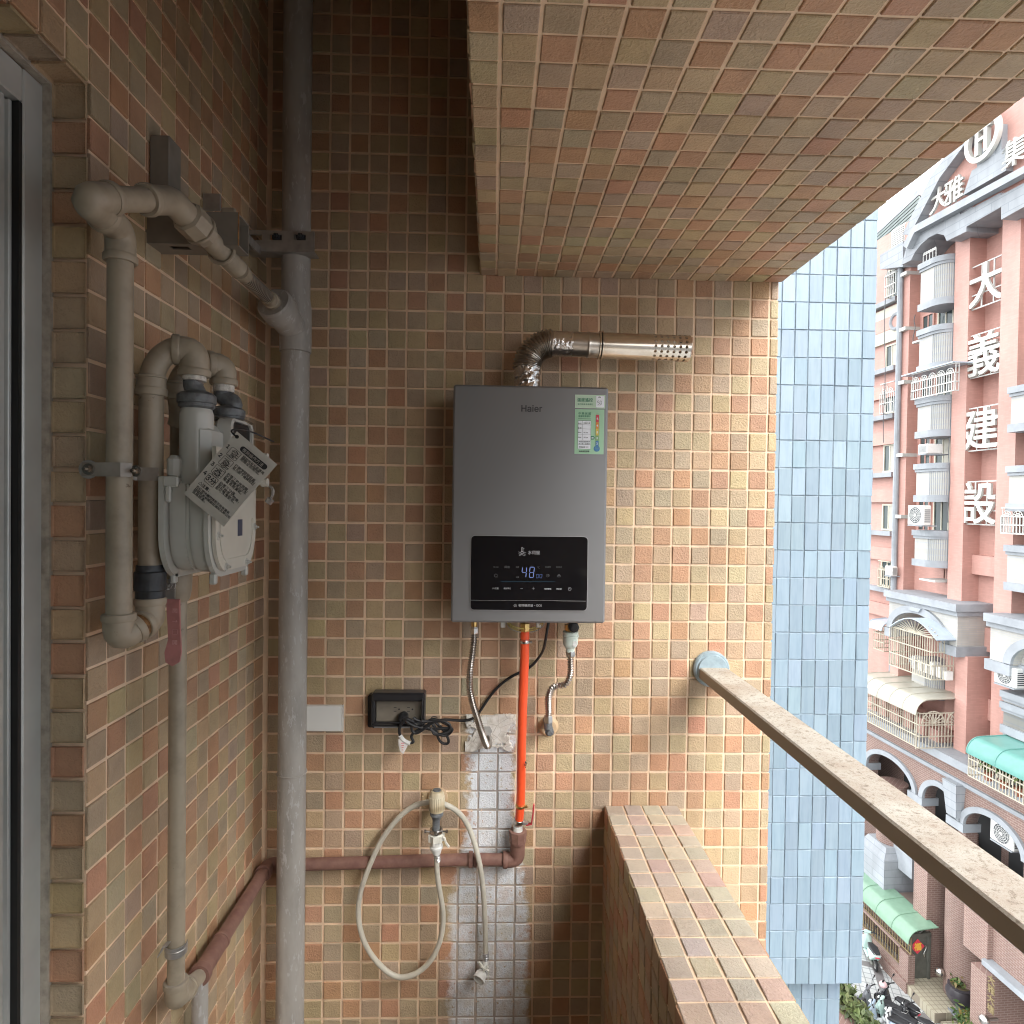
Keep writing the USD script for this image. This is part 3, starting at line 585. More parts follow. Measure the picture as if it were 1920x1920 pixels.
part(gm, 'back_case', rounded_exx(S.buffer(-.006), mx0+.006, mx0+.045, .012), 'meter_paint')
part(gm, 'middle_web', exx(S.buffer(-.016), mx0+.04, mx1-.035), 'meter_paint')
part(gm, 'front_case', rounded_exx(S.buffer(-.004), mx1-.042, mx1-.006, .010), 'meter_paint')
part(gm, 'front_flange', exx(S.buffer(.003), mx1-.014, mx1-.007), 'meter_paint')
fp = part(gm, 'front_plate', exx(mshape(myn+.006, myf-.006, zl+.006, zu+.05, .04), mx1-.006, mx1), 'meter_plate')
part(fp, 'inset_rim', exx(mshape(myn+.02, myf-.02, zl+.02, zl+.09, .03).difference(mshape(myn+.024, myf-.024, zl+.024, zl+.086, .028)), mx1, mx1+.0015), 'meter_plate')
for yy, zz in ((myn+.016, zl+.062), (myn+.045, zl+.012), (myf-.045, zl+.012), (myf-.012, zl+.07), (myf-.008, zl+.16)):
    part(fp, 'bolt', bolt((mx1, yy, zz), (1, 0, 0), .004, .004), 'meter_paint')
part(fp, 'printed_label', box((mx1+.0002, myn+.088, zl+.058), (mx1+.0008, myn+.106, zl+.085)), 'label_blue')
part(fp, 'serial_plate', box((mx1+.0002, myn+.02, zl+.145), (mx1+.001, myf-.022, zl+.172)), 'white_plastic')
for k, tx_ in enumerate(['6-82-E3F', '19-00315']):
    part(fp, 'serial_text', extr(centred(glyphs(tx_, .008, 1, False), 0, 0), .0003, frame((mx1+.0011, (myn+myf)/2+.015, zl+.164-.012*k), (0, 1, 0), (0, 0, 1))), 'ink')
part(gm, 'upper_case', box((mx0+.012, myn+.024, zu-.004), (mx1-.02, myf-.012, mz(786)), .012), 'meter_paint')
part(gm, 'side_lug', box((mx0+.002, myn+.006, zu-.016), (mx0+.02, myn+.03, zu+.002), .002), 'meter_paint')
part(gm, 'side_pod', box((mx0+.001, myn+.012, zu), (mx0+.02, myn+.05, mz(852)), .006), 'meter_paint')
part(gm, 'clip', cat_(box((mx0+.008, myn-.008, zu-.012), (mx0+.03, myn-.002, zu+.004), .002), box((mx0+.012, myn-.009, zu-.035), (mx0+.02, myn-.004, zu-.01), .002)), 'meter_paint')
for c, zt_, zb_ in ((MI, MI[2]+.002, zu-.008), (MO, MO[2]-.006, zu-.008)):
    part(gm, 'port_tube', lathe((c[0], c[1], zb_), (c[0], c[1], zt_), [(0, .026), (.02, .0245), (zt_-zb_-.012, .0245), (zt_-zb_-.004, .022), (zt_-zb_, .018)], 28), 'meter_paint')
part(gm, 'union_nut', lathe(MI-(0, 0, .002), MI+(0, 0, .026), [(0, .0225), (.003, .0262), (.008, .0262), (.009, .0282), (.021, .0282), (.025, .024), (.028, .016)], 16), 'slate_iron')
part(gm, 'union_nut', lathe(MO-(0, 0, .008), MO+(0, 0, .018), [(0, .0225), (.003, .0262), (.008, .0262), (.009, .0275), (.020, .0275), (.024, .022), (.026, .016)], 16), 'slate_iron')
part(gm, 'seal_tab', ribbon(spline([MO+(-.03, -.03, .002), MO+(0, -.034, -.004), MO+(.03, -.015, -.006), MO+(.042, .0, -.012)], 10), .012, .0012, up=(0, 1, .2)), 'steel')
iw = P(455, 826, y=-.545)
part(gm, 'index_window', exx(rrect(-.60, iw[2]-.022, -.522, iw[2]+.026, .01), mx1-.022, mx1-.012), 'rubber_black')
part(gm, 'index_housing', exx(rrect(-.612, iw[2]-.034, -.515, iw[2]+.031, .014).difference(rrect(-.602, iw[2]-.024, -.521, iw[2]+.027, .01)), mx1-.03, mx1-.008), 'meter_paint')
for yy in (myn+.02, myf-.03):
    part(gm, 'foot', box((mx1-.016, yy, zl-.013), (mx1-.006, yy+.01, zl+.004), .002), 'meter_paint')
part(gm, 'foot', box((mx0, myn+.03, zl-.013), (mx0+.008, myn+.042, zl+.004), .002), 'meter_paint')
for py_, dx in ((858, .0), (905, 0)):
    q = P(502, py_, y=-.53); part(gm, 'seal_knob', lathe(q-(.03, 0, 0), q, [(0, .005), (.018, .005), (.02, .008), (.03, .0075)], 12), 'meter_plate')
q = P(505, 912, y=-.53); part(gm, 'lead_seal', cat_(tube(spline([q, q+(.006, -.002, -.004), q+(.005, -.002, -.018), q+(0, 0, -.024)], 12), .0025, 6), lathe(q+(.003, 0, -.022), q+(-.003, 0, -.03), [(0, .007), (.009, .006)], 12)), 'galvanised')
# its instruction card
cy_ = -.712
ca, cb, cc, cd = [P(px, py, y=cy_) for px, py in ((444, 809), (519, 871), (427, 992), (345, 926))]
ux = (cb-ca)/np.linalg.norm(cb-ca); CW, CH = np.linalg.norm(cb-ca), np.linalg.norm(cd-ca); uy = (ca-cd)/np.linalg.norm(ca-cd); uy = uy-ux*(ux@uy); uy /= np.linalg.norm(uy)
simple('card', (.50, .48, .43), .5, noise=.16, scale=26, bump=.1, bscale=40)
CM = frame(cd, ux, uy)
cdh = thing('instruction_card', 'pale instruction card with black Chinese text dangling from the gas meter', 'card', cd)
def bow(m, k=.0035):
    v, f = arr(m); v = v.copy(); v[:, 2] += k*np.sin(np.pi*np.clip(v[:, 1]/CH, 0, 1)*1.3)*(.6+.4*v[:, 0]/CW)+.0014*np.exp(-((v[:, 1]-CH*.62-.18*(v[:, 0]-CW/2))/.003)**2); return app(CM, (v, f))
gx, gy = np.meshgrid(np.linspace(0, CW, 13), np.linspace(0, CH, 33)); n_ = gx.size; ff = []
tv = np.concatenate([np.stack([gx.ravel(), gy.ravel(), np.full(n_, .0008)], 1), np.stack([gx.ravel(), gy.ravel(), np.zeros(n_)], 1)])
for j in range(32):
    for i in range(12):
        a = j*13+i; ff += [[a, a+1, a+14, a+13], [n_+a, n_+a+13, n_+a+14, n_+a+1]]
for j in range(32): ff += [[j*13, (j+1)*13, n_+(j+1)*13, n_+j*13], [j*13+12, n_+j*13+12, n_+(j+1)*13+12, (j+1)*13+12]]
for i in range(12): ff += [[i, n_+i, n_+i+1, i+1], [32*13+i, 32*13+i+1, n_+32*13+i+1, n_+32*13+i]]
part(cdh, 'sheet', bow((tv, np.array(ff))), 'card')
def onc(poly, h=.0003, z=.0009):
    v, f = arr(extr(poly, h)); v = v.copy(); v[:, 2] += z; return bow((v, f))
tt = rrect(CW*.26, CH*.845, CW*.90, CH*.915, CH*.034).difference(centred(fitw(glyphs('復歸操作方法', .006, 1), CW*.5), CW*.56, CH*.88))
part(cdh, 'heading', onc(tt), 'ink')
yy = [CH*.76, CH*.62, CH*.48, CH*.34]
for k in range(4):
    part(cdh, 'step_number', onc(centred(glyphs(str(k+1), .0058, 3, False), CW*.065, yy[k]+.004)), 'ink')
    fr = rrect(CW*.13, yy[k]-CH*.055, CW*.36, yy[k]+CH*.068, .002); dg = fr.difference(fr.buffer(-.0005))
    if k < 3: dg = dg.union(LineString([(CW*.16+.0015*((q*7+k*3) % 11), yy[k]-CH*.045+.0011*q) for q in range(11)]).buffer(.00025)).union(Point(CW*.25, yy[k]-.002*k+.002).buffer(.004).boundary.buffer(.00035)).union(Point(CW*.24, yy[k]-.004).buffer(.0025+.0012*k).boundary.buffer(.0003))
    else: dg = dg.union(centred(glyphs('3分', .009, 2), CW*.245, yy[k]+.001))
    part(cdh, 'step_picture', onc(dg), 'ink')
    LN = [['請將所有瓦斯器具', '開關全部關閉。'], ['打開復歸按鈕蓋，', '用力按下復歸按鈕'], ['約等三秒後放開，', '紅燈閃爍表示正在', '檢查有無漏氣。'], ['約等三分鐘，', '若紅燈停止閃爍，', '即可恢復使用。']][k]
    for q, s_ in enumerate(LN): part(cdh, 'step_text', onc(affinity.translate(fitw(glyphs(s_, .003, 0, True, 1.2), CW*.066*len(s_)), CW*.40, yy[k]+CH*.035-CH*.036*q)), 'ink')
part(cdh, 'caution_heading', onc(centred(glyphs('△注意：', .0052, 1), CW*.22, CH*.235)), 'ink')
for q, s_ in enumerate(['若紅燈持續閃爍表示尚有漏氣', '請關閉表前開關並通知瓦斯公司', '派員檢查。']): part(cdh, 'caution_text', onc(affinity.translate(fitw(glyphs(s_, .003, 0, True, 1.2), CW*.063*len(s_)), CW*.10, CH*.16-CH*.04*q)), 'ink')
hole = bow((np.array([[CW*.07, CH*.95, .001]]), np.zeros((0, 3), int)))[0][0]
part(cdh, 'tie', tube(spline([hole+(0, -.002, 0), hole+(-.006, -.004, .006), hole+(-.008, .01, .012), hole+(.004, .05, .012), hole+(.012, .12, .005)], 24), .0013, 6), 'rubber_black')
part(cdh, 'eyelet', lathe(hole+(0, .0004, 0), hole+(0, -.0008, 0), [(0, .0028), (.0012, .0026)], 14), 'rubber_black')

# ------------------------------------------------------------------ water heater
mat('heater_grey', {'p': ('principled_bsdf', dict(base_color=(.200, .202, .206), metallic=.3, roughness=.33, coat_weight=.15)), 'g': ('geometry', {}), 'n': ('noise_texture', dict(scale=900.0, detail=1.0)), 'b': ('bump', dict(strength=.05, distance=.0005))},
    [('g.position', 'n.vector'), ('n.fac', 'b.height'), ('b.normal', 'p.normal')])
simple('heater_dark', (.06, .06, .062), .45, .3)
mat('panel_glass', {'p': ('principled_bsdf', dict(base_color=(.004, .004, .005), roughness=.05, ior=1.42))})
simple('panel_print', (.42, .42, .43), .5); simple('panel_print_dim', (.10, .10, .105), .5)
mat('led_blue', {'e': ('emission', dict(color=(.40, .52, 1.0), strength=.11))}, surface='e.emission')
mat('led_dim', {'e': ('emission', dict(color=(.30, .42, .9), strength=.05))}, surface='e.emission')
mat('led_bar', {'e': ('emission', dict(color=(.15, .38, .55), strength=.03))}, surface='e.emission')
simple('logo_grey', (.07, .07, .075), .3, .4)
HY = -.165
a_, b_ = P(845, 1167, y=HY), P(1141, 726, y=HY); hx0, hz0, hx1, hz1 = a_[0], a_[2], b_[0], b_[2]
wh = thing('water_heater', 'flat grey gas water heater with black touch panel mounted on the tiled wall', 'water heater', ((hx0+hx1)/2, -.015, hz0))
part(wh, 'body', box((hx0+.003, HY+.012, hz0+.003), (hx1-.003, -.018, hz1-.003), .006), 'heater_grey')
part(wh, 'back_frame', box((hx0+.02, -.03, hz0-.004), (hx1-.02, -.004, hz1+.002), .002), 'heater_dark')
part(wh, 'front_cover', box((hx0, HY, hz0), (hx1, HY+.011, hz1), .0045), 'heater_grey')
for px in (912, 1082): 
    q = P(px, 726, y=-.11); part(wh, 'mount_tab', box((q[0]-.004, -.112, hz1-.004), (q[0]+.004, -.10, hz1+.0035), .001), 'heater_dark')
def on_front(px, py, d=0): return P(px, py, y=HY-d)
def flat(poly, px, py, d=.0003, h=.0003, center=True):
    o = on_front(px, py, 0); return extr(centred(poly) if center else poly, h, face_y((o[0], HY-d, o[2])))
part(wh, 'lettering', flat(fitw(glyphs('Haier', .010, 2, False), .0490), 997, 766, 0, .0006), 'logo_grey')
p0, p1 = on_front(881, 1144), on_front(1103, 1006); pw, ph = p1[0]-p0[0], p1[2]-p0[2]; pc = ((p0[0]+p1[0])/2, (p0[2]+p1[2])/2)
bez = extr(rrect(-pw/2, -ph/2, pw/2, ph/2, .010).difference(rrect(-pw/2+.0012, -ph/2+.0012, pw/2-.0012, ph/2-.0012, .009)), .0016, face_y((pc[0], HY, pc[1])))
dp = part(wh, 'touch_panel', extr(rrect(-pw/2+.0013, -ph/2+.0013, pw/2-.0013, ph/2-.0013, .009), .0012, face_y((pc[0], HY, pc[1]))), 'panel_glass')
simple('bezel', (.42, .42, .42), .3, .8)
part(dp, 'bezel', bez, 'bezel')
PD = .0012
def pn(name, poly, px, py, m, w=None, h=.00025): part(dp, name, flat(fitw(poly, w) if w else poly, px, py, PD+.0001, h), m)
q0, q1 = on_front(881, 1125), on_front(1099, 1125)
part(dp, 'divider', box((pc[0]-pw/2+.002, HY-PD-.0004, q0[2]-.0004), (pc[0]+pw/2-.004, HY-PD-.0001, q0[2]+.0004)), 'bezel')
pn('mode_lettering', glyphs('水伺服', .011, 0), 1001, 1036, 'panel_print', .0275)
wv = union_all([LineString([(x, .0012*math.sin(x*520+k)-.0032*k) for x in np.linspace(-.009+.001*k, .009-.001*k, 18)]).buffer(.00038) for k in (0, 1, 2)]).difference(Point(0, 0).buffer(.0042)).union(Point(0, -.0005).buffer(.003).boundary.buffer(.00045)).union(rrect(-.0018, .001, .0018, .0115, .0017).boundary.buffer(.0004)).union(LineString([(.0032, .009), (.0046, .009)]).buffer(.0004))
pn('wave_icon', wv, 979, 1034, 'panel_print')
def seg(digit, w, h, t):
    S = {'a': [(0, h), (w, h)], 'b': [(w, h), (w, h/2)], 'c': [(w, h/2), (w, 0)], 'd': [(0, 0), (w, 0)], 'e': [(0, 0), (0, h/2)], 'f': [(0, h/2), (0, h)], 'g': [(0, h/2), (w, h/2)]}
    D = {'4': 'fgbc', '8': 'abcdefg', '0': 'abcdef', '5': 'afgcd'}[digit]
    return union_all([LineString([(p*.86+q*.14 if 0 else (p[0]*.92+q[0]*.08, p[1]*.92+q[1]*.08)) for p, q in (S[k], S[k][::-1])]).buffer(t, cap_style=2) for k in D])
sh_ = lambda g: affinity.skew(g, xs=4)
pn('digit', sh_(seg('4', .0100, .0245, .00055)), 983, 1073, 'led_blue'); pn('digit', sh_(seg('8', .0100, .0245, .00055)), 997, 1073, 'led_blue')
for px in (1007.5, 1014): pn('small_digit', sh_(seg('0', .0052, .0088, .00042)), px, 1080, 'led_dim')
pn('degree_sign', glyphs('℃', .006), 1010, 1064, 'panel_print_dim', .005)
for t_, px, py, w in (('溫度', 970, 1063, .007), ('分鐘', 970, 1082, .007), ('零冷水', 930, 1063, .013), ('即熱', 951, 1063, .012), ('淋浴時間', 1027, 1063, .013), ('智能感溫', 1048, 1063, .013)): pn('status_text', glyphs(t_, .003), px, py, 'panel_print_dim', w)
pn('progress_bar', sbox(0, 0, .128, .0007), 990, 1090, 'led_bar')
pn('bell_icon', Point(0, 0).buffer(.0036).boundary.buffer(.0003).union(LineString([(.001, -.0035), (.0042, -.0035)]).buffer(.0003)), 930, 1079, 'panel_print_dim')
pn('bath_icon', Point(0, 0).buffer(.0034).boundary.buffer(.0003).union(LineString([(-.001, .001), (.001, -.001), (.0018, .0015)]).buffer(.0003)), 1027, 1079, 'panel_print_dim')
pn('lock_icon', rrect(-.003, -.003, .003, .0015, .0006).boundary.buffer(.0003).union(Point(0, .0018).buffer(.002).boundary.buffer(.0003)), 1048, 1079, 'panel_print_dim')
for t_, px, w, b in (('UV抗菌', 929, .0145, 0), ('廚房模式', 951, .016, 0), ('智慧節能', 1027, .016, 1), ('安全鎖', 1048, .0125, 1)): pn('button_text', glyphs(t_, .004, b), px, 1104 if px > 1000 else 1103, 'panel_print', w)
pn('minus_button', sbox(0, 0, .0064, .0005), 978, 1103, 'panel_print'); pn('plus_button', sbox(-.0034, -.00025, .0034, .00025).union(sbox(-.00025, -.0034, .00025, .0034)), 1000, 1103, 'panel_print')
pn('power_button', Point(0, 0).buffer(.0034).boundary.buffer(.00035).difference(sbox(-.0011, .001, .0011, .006)).union(sbox(-.0003, .0, .0003, .0042)), 1068, 1104, 'panel_print')
pn('bottom_lettering', glyphs('密閉穩燃艙·DC6', .006, 0), 994, 1135, 'panel_print', .0545)
pn('home_icon', Polygon([(0, .0035), (.0034, .0008), (.0022, -.003), (-.0022, -.003), (-.0034, .0008)]).boundary.buffer(.0003).union(LineString([(-.0015, -.0012), (0, .0004), (.0016, -.001)]).buffer(.0003)), 966, 1135, 'panel_print')
# two stickers
simple('sticker_pale', (.52, .68, .52), .45); simple('sticker_green', (.36, .60, .40), .45); simple('sticker_white', (.78, .80, .78), .5); simple('print_green', (.06, .22, .13), .5); simple('print_dark', (.05, .07, .07), .5)
simple('print_white', (.85, .88, .93), .5); simple('print_red', (.62, .05, .08), .5); simple('print_orange', (.72, .25, .05), .5); simple('print_yellow', (.70, .52, .10), .5); simple('print_midgreen', (.22, .40, .15), .5); simple('print_blue', (.06, .20, .42), .5)
def quad(a, b): p, q = on_front(*a), on_front(*b); return min(p[0], q[0]), min(p[2], q[2]), max(p[0], q[0]), max(p[2], q[2])
x0, z0, x1, z1 = quad((1078, 765), (1135, 741)); s1 = part(wh, 'remote_sticker', box((x0, HY-.0004, z0), (x1, HY+.001, z1)), 'sticker_pale')
def sk(par, name, poly, u, v, m, w=None, R=(x0, z0, x1, z1), d=.0005):
    if w: poly = fitw(poly, w*(R[2]-R[0]))
    part(par, name, extr(centred(poly), .0002, face_y((R[0]+u*(R[2]-R[0]), HY-d, R[1]+v*(R[3]-R[1])))), m)
sk(s1, 'screen_print', rrect(0, 0, .019, .027, .002), .83, .5, 'print_white'); sk(s1, 'sticker_text', glyphs('溫度遙控', .012, 2), .33, .62, 'print_green', .52); sk(s1, 'small_text', glyphs('室內恆溫 舒適便利', .005, 0), .34, .30, 'print_green', .50)
sk(s1, 'screen_digits', seg('5', .0035, .008, .0004).union(affinity.translate(seg('0', .0035, .008, .0004), .0055)), .81, .43, 'print_dark', None, d=.0008); sk(s1, 'signal_icon', union_all([Point(0, 0).buffer(r).boundary.buffer(.0003) for r in (.001, .002, .003)]).intersection(sbox(-.004, 0, .004, .004)), .81, .84, 'print_dark', None, d=.0008)
sk(s1, 'dial_icon', union_all([Point(.0025*k, 0).buffer(.0004) for k in range(4)]), .80, .2, 'print_dark', None, d=.0008)
R2 = quad((1077, 851), (1133, 768)); x0, z0, x1, z1 = R2; s2 = part(wh, 'energy_label', box((x0, HY-.0004, z0), (x1, HY+.001, z1)), 'sticker_green')
k2 = lambda *a, **k: sk(s2, *a, R=R2, **k)
k2('heading_text', glyphs('中 華 民 國', .005, 1), .33, .905, 'print_green', .42); k2('heading_text', glyphs('能源效率標示', .005, 1), .33, .845, 'print_green', .42); k2('rule', sbox(0, 0, .031, .0007), .33, .785, 'print_dark')
W_, H_ = R2[2]-R2[0], R2[3]-R2[1]; tb = sbox(0, 0, W_*.44, H_*.63); k2('table', tb, .33, .43, 'print_white')
ln = tb.boundary.buffer(.0002); 
for v in (.10, .20, .33, .45, .54, .64): ln = ln.union(sbox(0, H_*(v-.003), W_*.44, H_*v))
ln = ln.union(sbox(W_*.145, H_*.2, W_*.152, H_*.63)); k2('table_lines', ln, .33, .43, 'print_dark', d=.0008)
for t_, u, v, w in (('產 品', .17, .68, .11), ('燃氣熱水器', .41, .69, .22), ('型 號', .17, .58, .11), ('熱效率', .17, .48, .11), ('86.5%', .38, .48, .15), ('消耗量', .17, .37, .11), ('40 kW', .38, .37, .15), ('本產品能源效率', .33, .275, .38), ('符合第二級標準', .33, .225, .38), ('登錄編號 200', .31, .155, .32), ('經濟部能源署', .33, .06, .36)): k2('small_text', glyphs(t_, .003, 1, True, 1.3), u, v, 'print_dark', w, d=.0008)
for m_, v0, v1 in (('print_red', .72, .88), ('print_orange', .57, .719), ('print_yellow', .42, .569), ('print_midgreen', .30, .419), ('print_blue', .13, .299)): k2('scale_band', rrect(0, 0, W_*.10, H_*(v1-v0), .001), .77, (v0+v1)/2, m_)
k2('scale_outline', rrect(0, 0, W_*.125, H_*.78, .003).boundary.buffer(.00025), .77, .51, 'print_midgreen', d=.0008); k2('scale_bulb', Point(0, 0).buffer(W_*.105), .76, .125, 'print_blue', d=.0007)
for t_, v in (('5', .79), ('4', .64), ('3', .49), ('2', .36), ('1', .24)): k2('scale_number', glyphs(t_, .0045, 3, False), .77, v, 'print_white', d=.0009)
k2('grade_arrow', Polygon([(0, 0), (W_*.10, 0), (W_*.145, H_*.04), (W_*.10, H_*.08), (0, H_*.08)]), .62, .365, 'print_green', d=.0008); k2('grade_number', glyphs('2級', .005, 2), .605, .365, 'print_white', .085, d=.0011)

# ------------------------------------------------------------------ flue
simple('flue_steel', (.66, .60, .52), .20, 1.0, noise=.06, scale=14); simple('foil', (.70, .68, .66), .16, 1.0, bump=.9, bscale=130); simple('flue_dark', (.55, .51, .46), .28, 1.0, noise=.15, scale=30)
FY = -.09
f0 = P(989, 730, y=FY); f0[2] = hz1+.001; f1 = P(988, 690, y=FY); f3 = P(1032, 644, y=FY); f4 = P(1290, 654, y=FY); FR = .0325
fl = thing('flue_pipe', 'shiny steel exhaust flue with ribbed elbow and perforated end above the heater', 'flue pipe', f0)
nz = meshkit.noise
def crumple(m, a, s):
    v, f = arr(m); c = v.mean(0); n = v-c; n[:, 1:] = n[:, 1:]; k = (meshkit.noise(v*s+50, 3)-.5)*a; l = np.linalg.norm(n, axis=1, keepdims=True)+1e-9; return v+n/l*k[:, None], f
part(fl, 'foil_wrap', crumple(tube(np.linspace(f0-(0, 0, .004), f1+(0, 0, .004), 30), np.linspace(.0325, .031, 30), 48), .008, 110), 'foil')
ex = (f4-f3)/np.linalg.norm(f4-f3); RA = f3[2]-f1[2]; el_ = np.array([(f1[0]+RA*(1-math.cos(a)), FY, f1[2]+RA*math.sin(a)) for a in np.linspace(0, math.pi/2, 60)]+[tuple(f3+ex*.004)])
part(fl, 'ribbed_elbow', corrugated(el_, .0360, .0055, .0066, 30), 'flue_dark')
fx = lambda px: f3+ex*(P(px, 648, y=FY)[0]-f3[0])/ex[0]
part(fl, 'foil_wrap', crumple(tube(np.linspace(fx(1029), fx(1072), 24), .0305, 48), .0022, 120), 'foil')
Lp = np.linalg.norm(fx(1125)-fx(1066))
part(fl, 'connector', lathe(fx(1066), fx(1126), [(0, .0302), (Lp*.55, .0302), (Lp*.58, .0318), (Lp*.64, .0318), (Lp*.67, .0302), (Lp, .0302)], 36), 'flue_dark')
part(fl, 'rim', cat_(ring(fx(1123), ex, .0345, .005, 30), ring(fx(1128), ex, .0350, .005, 30)), 'flue_steel')
g0, g1 = fx(1127), f4; Lg = np.linalg.norm(g1-g0); ns, na = 66, 60; ax = np.cross(ex, [0, -1, 0]); ax /= np.linalg.norm(ax); ay = np.cross(ex, ax)
ho = trimesh.creation.annulus(.0305, .0317, Lg, sections=64); Mz = np.eye(4); Mz[:3, 0], Mz[:3, 1], Mz[:3, 2], Mz[:3, 3] = ax, ay, ex, (g0+g1)/2
ho.apply_transform(Mz); TB = man(ho); drills = []
for k in range(6):
    for a in range(16):
        th_ = a*2*np.pi/16+.12; c = g0+ex*(Lg-.012-k*.0152); dv = ax*math.cos(th_)+ay*math.sin(th_); m = trimesh.creation.cylinder(.0037, .012, sections=14)
        Mq = np.eye(4); z_ = dv; x_ = ex; Mq[:3, 0], Mq[:3, 1], Mq[:3, 2], Mq[:3, 3] = x_, np.cross(z_, x_), z_, c+dv*.031; m.apply_transform(Mq); drills.append(man(m))
part(fl, 'perforated_pipe', TB-manifold3d.Manifold.batch_boolean(drills, manifold3d.OpType.Add), 'flue_steel', smooth=40)
part(fl, 'end_cap', lathe(g1-ex*.002, g1+ex*.0012, [(0, .0305), (.0015, .0322), (.0032, .0318)], 40), 'flue_steel')

# ------------------------------------------------------------------ water hoses
mat('hose_steel', {'p': ('principled_bsdf', dict(base_color=(.60, .57, .54), metallic=1.0, roughness=.25))})
def rosette(th, q, r, m='ivory_plastic'): part(th, 'rosette', lathe(q+(0, .001, 0), q-(0, .012, 0), [(0, r), (.004, r), (.012, r*.75)], 30), m)
hh = thing('water_hose', 'corrugated steel hose at the left under the heater curving to the plastered wall patch', 'hose', P(890, 1300, y=-.08))
hp = spline([P(889, 1186, y=-.09), P(887, 1215, y=-.09), P(881, 1290, y=-.085), P(896, 1350, y=-.07), P(906, 1382, y=-.055), P(913, 1399, y=-.042)], 80)
part(hh, 'hose', corrugated(hp, .0092, .0040, .0062, 16), 'hose_steel')
part(hh, 'nut', lathe(hp[0]-(0, 0, .003), P(889, 1170, y=-.09), [(0, .009), (.002, .0105), (.014, .0105), (.015, .009), (.017, .009)], 6), 'steel'); part(hh, 'brass_tail', cyl(P(889, 1174, y=-.09), P(889, 1164, y=-.09), .0075), 'brass')
en = hp[-1]; part(hh, 'end_bend', tube(spline([hp[-1]-(hp[-1]-hp[-2])*.5, en+(.003, .004, -.001), P(916, 1388, y=-.02), P(914, 1372, y=-.002)], 14), .0088, 14), 'steel')
part(hh, 'wall_nut', lathe(P(914, 1371, y=-.016), P(914, 1370, y=.001), [(0, .013), (.014, .0135)], 6), 'galvanised')
h2 = thing('water_hose', 'corrugated steel hose with a pale filter at the right under the heater', 'hose', P(1060, 1280, y=-.08))
hp = spline([P(1070, 1232, y=-.085), P(1070, 1250, y=-.085), P(1068, 1270, y=-.085), P(1058, 1284, y=-.082), P(1042, 1286, y=-.075), P(1031, 1298, y=-.068), P(1028, 1325, y=-.06), P(1028, 1347, y=-.058)], 90)
part(h2, 'hose', corrugated(hp, .0092, .0040, .0062, 16), 'hose_steel')
fa = P(1070, 1183, y=-.085); fb = P(1069, 1222, y=-.085); Lf = np.linalg.norm(fb-fa); simple('filter_plastic', (.56, .64, .58), .35)
part(h2, 'filter', lathe(fa, fb, [(0, .0165), (.002, .0195), (.010, .0195), (.0105, .0182), (.0125, .0182), (.013, .0195), (Lf*.62, .0185), (Lf*.75, .0150), (Lf*.84, .0110), (Lf, .0108)], 28), 'filter_plastic')
part(h2, 'filter_rim', ring(fa-(0, 0, .012), (0, 0, 1), .0208, .004), 'filter_plastic'); part(h2, 'filter_sticker', box(fa+(.003, -.0197, -.034), fa+(.013, -.0165, -.022)), 'white_plastic')
part(h2, 'nut', cat_(lathe(fb+(0, 0, .002), hp[0], [(0, .0115), (.002, .0125), (np.linalg.norm(fb-hp[0]), .0125)], 6)), 'steel')
part(h2, 'inlet_block', cat_(lathe(fa+(0, 0, .0), P(1066, 1165, y=-.085), [(0, .012), (.01, .014), (.018, .012)], 12)), 'brass')
kb = P(1076, 1176, y=-.112); part(h2, 'drain_knob', cat_(lathe(kb+(0, .022, 0), kb-(0, .006, 0), [(0, .009), (.010, .0095), (.0105, .0135), (.026, .013), (.028, .008)], 8), ring(kb-(0, .005, 0), (0, 1, 0), .008, .004)), 'rubber_black')
part(h2, 'hex_nut', lathe(hp[-1]+(0, 0, .008), hp[-1]-(0, 0, .010), [(0, .0095), (.003, .0115), (.018, .0115)], 6), 'steel')
va = hp[-1]-(0, 0, .010); vb = P(1030, 1372, y=-.06)
part(h2, 'angle_valve', cat_(lathe(va, va-(0, 0, .016), [(0, .009), (.004, .0105), (.016, .0105)], 16), tube(np.array([va-(0, 0, .012), (va[0], 0, va[2]-.012)]), .009, 14), lathe(vb+(0, .03, .004), vb-(0, .012, 0), [(0, .010), (.02, .0115), (.034, .0115), (.036, .007), (.042, .006)], 10)), 'slate_iron')
simple('rosette_tan', (.50, .36, .22), .5, noise=.1, scale=40)
rosette(h2, P(1028, 1361, y=0), .0265, 'rosette_tan')

# ------------------------------------------------------------------ socket, cords and cover plate
simple('socket_black', (.018, .018, .02), .25); simple('socket_face', (.20, .175, .14), .4, noise=.1, scale=50)
a, b = P(691, 1365, y=-.005), P(796, 1300, y=-.005); SY = -.055
sk_ = thing('wall_socket', 'black weatherproof socket box with grey-brown outlet plate and smoked flap', 'socket', ((a[0]+b[0])/2, 0, a[2]))
part(sk_, 'back_box', extr(rrect(a[0], a[2]+.006, b[0]-.004, b[2], .006), .018, face_y((0, 0, 0))), 'socket_black')
o0, o1 = P(697, 1366, y=SY), P(797, 1300, y=SY); x0, z0, x1, z1 = o0[0], o0[2], o1[0], o1[2]
part(sk_, 'hood_top', box((x0-.001, SY, z1-.022), (x1, -.018, z1), .004), 'socket_black')
part(sk_, 'hood_side', box((x0-.004, SY+.008, z0+.004), (x0+.005, -.018, z1-.006), .002), 'socket_black'); part(sk_, 'hood_side', box((x1-.006, SY+.004, z0+.002), (x1-.001, -.018, z1-.006), .002), 'socket_black')
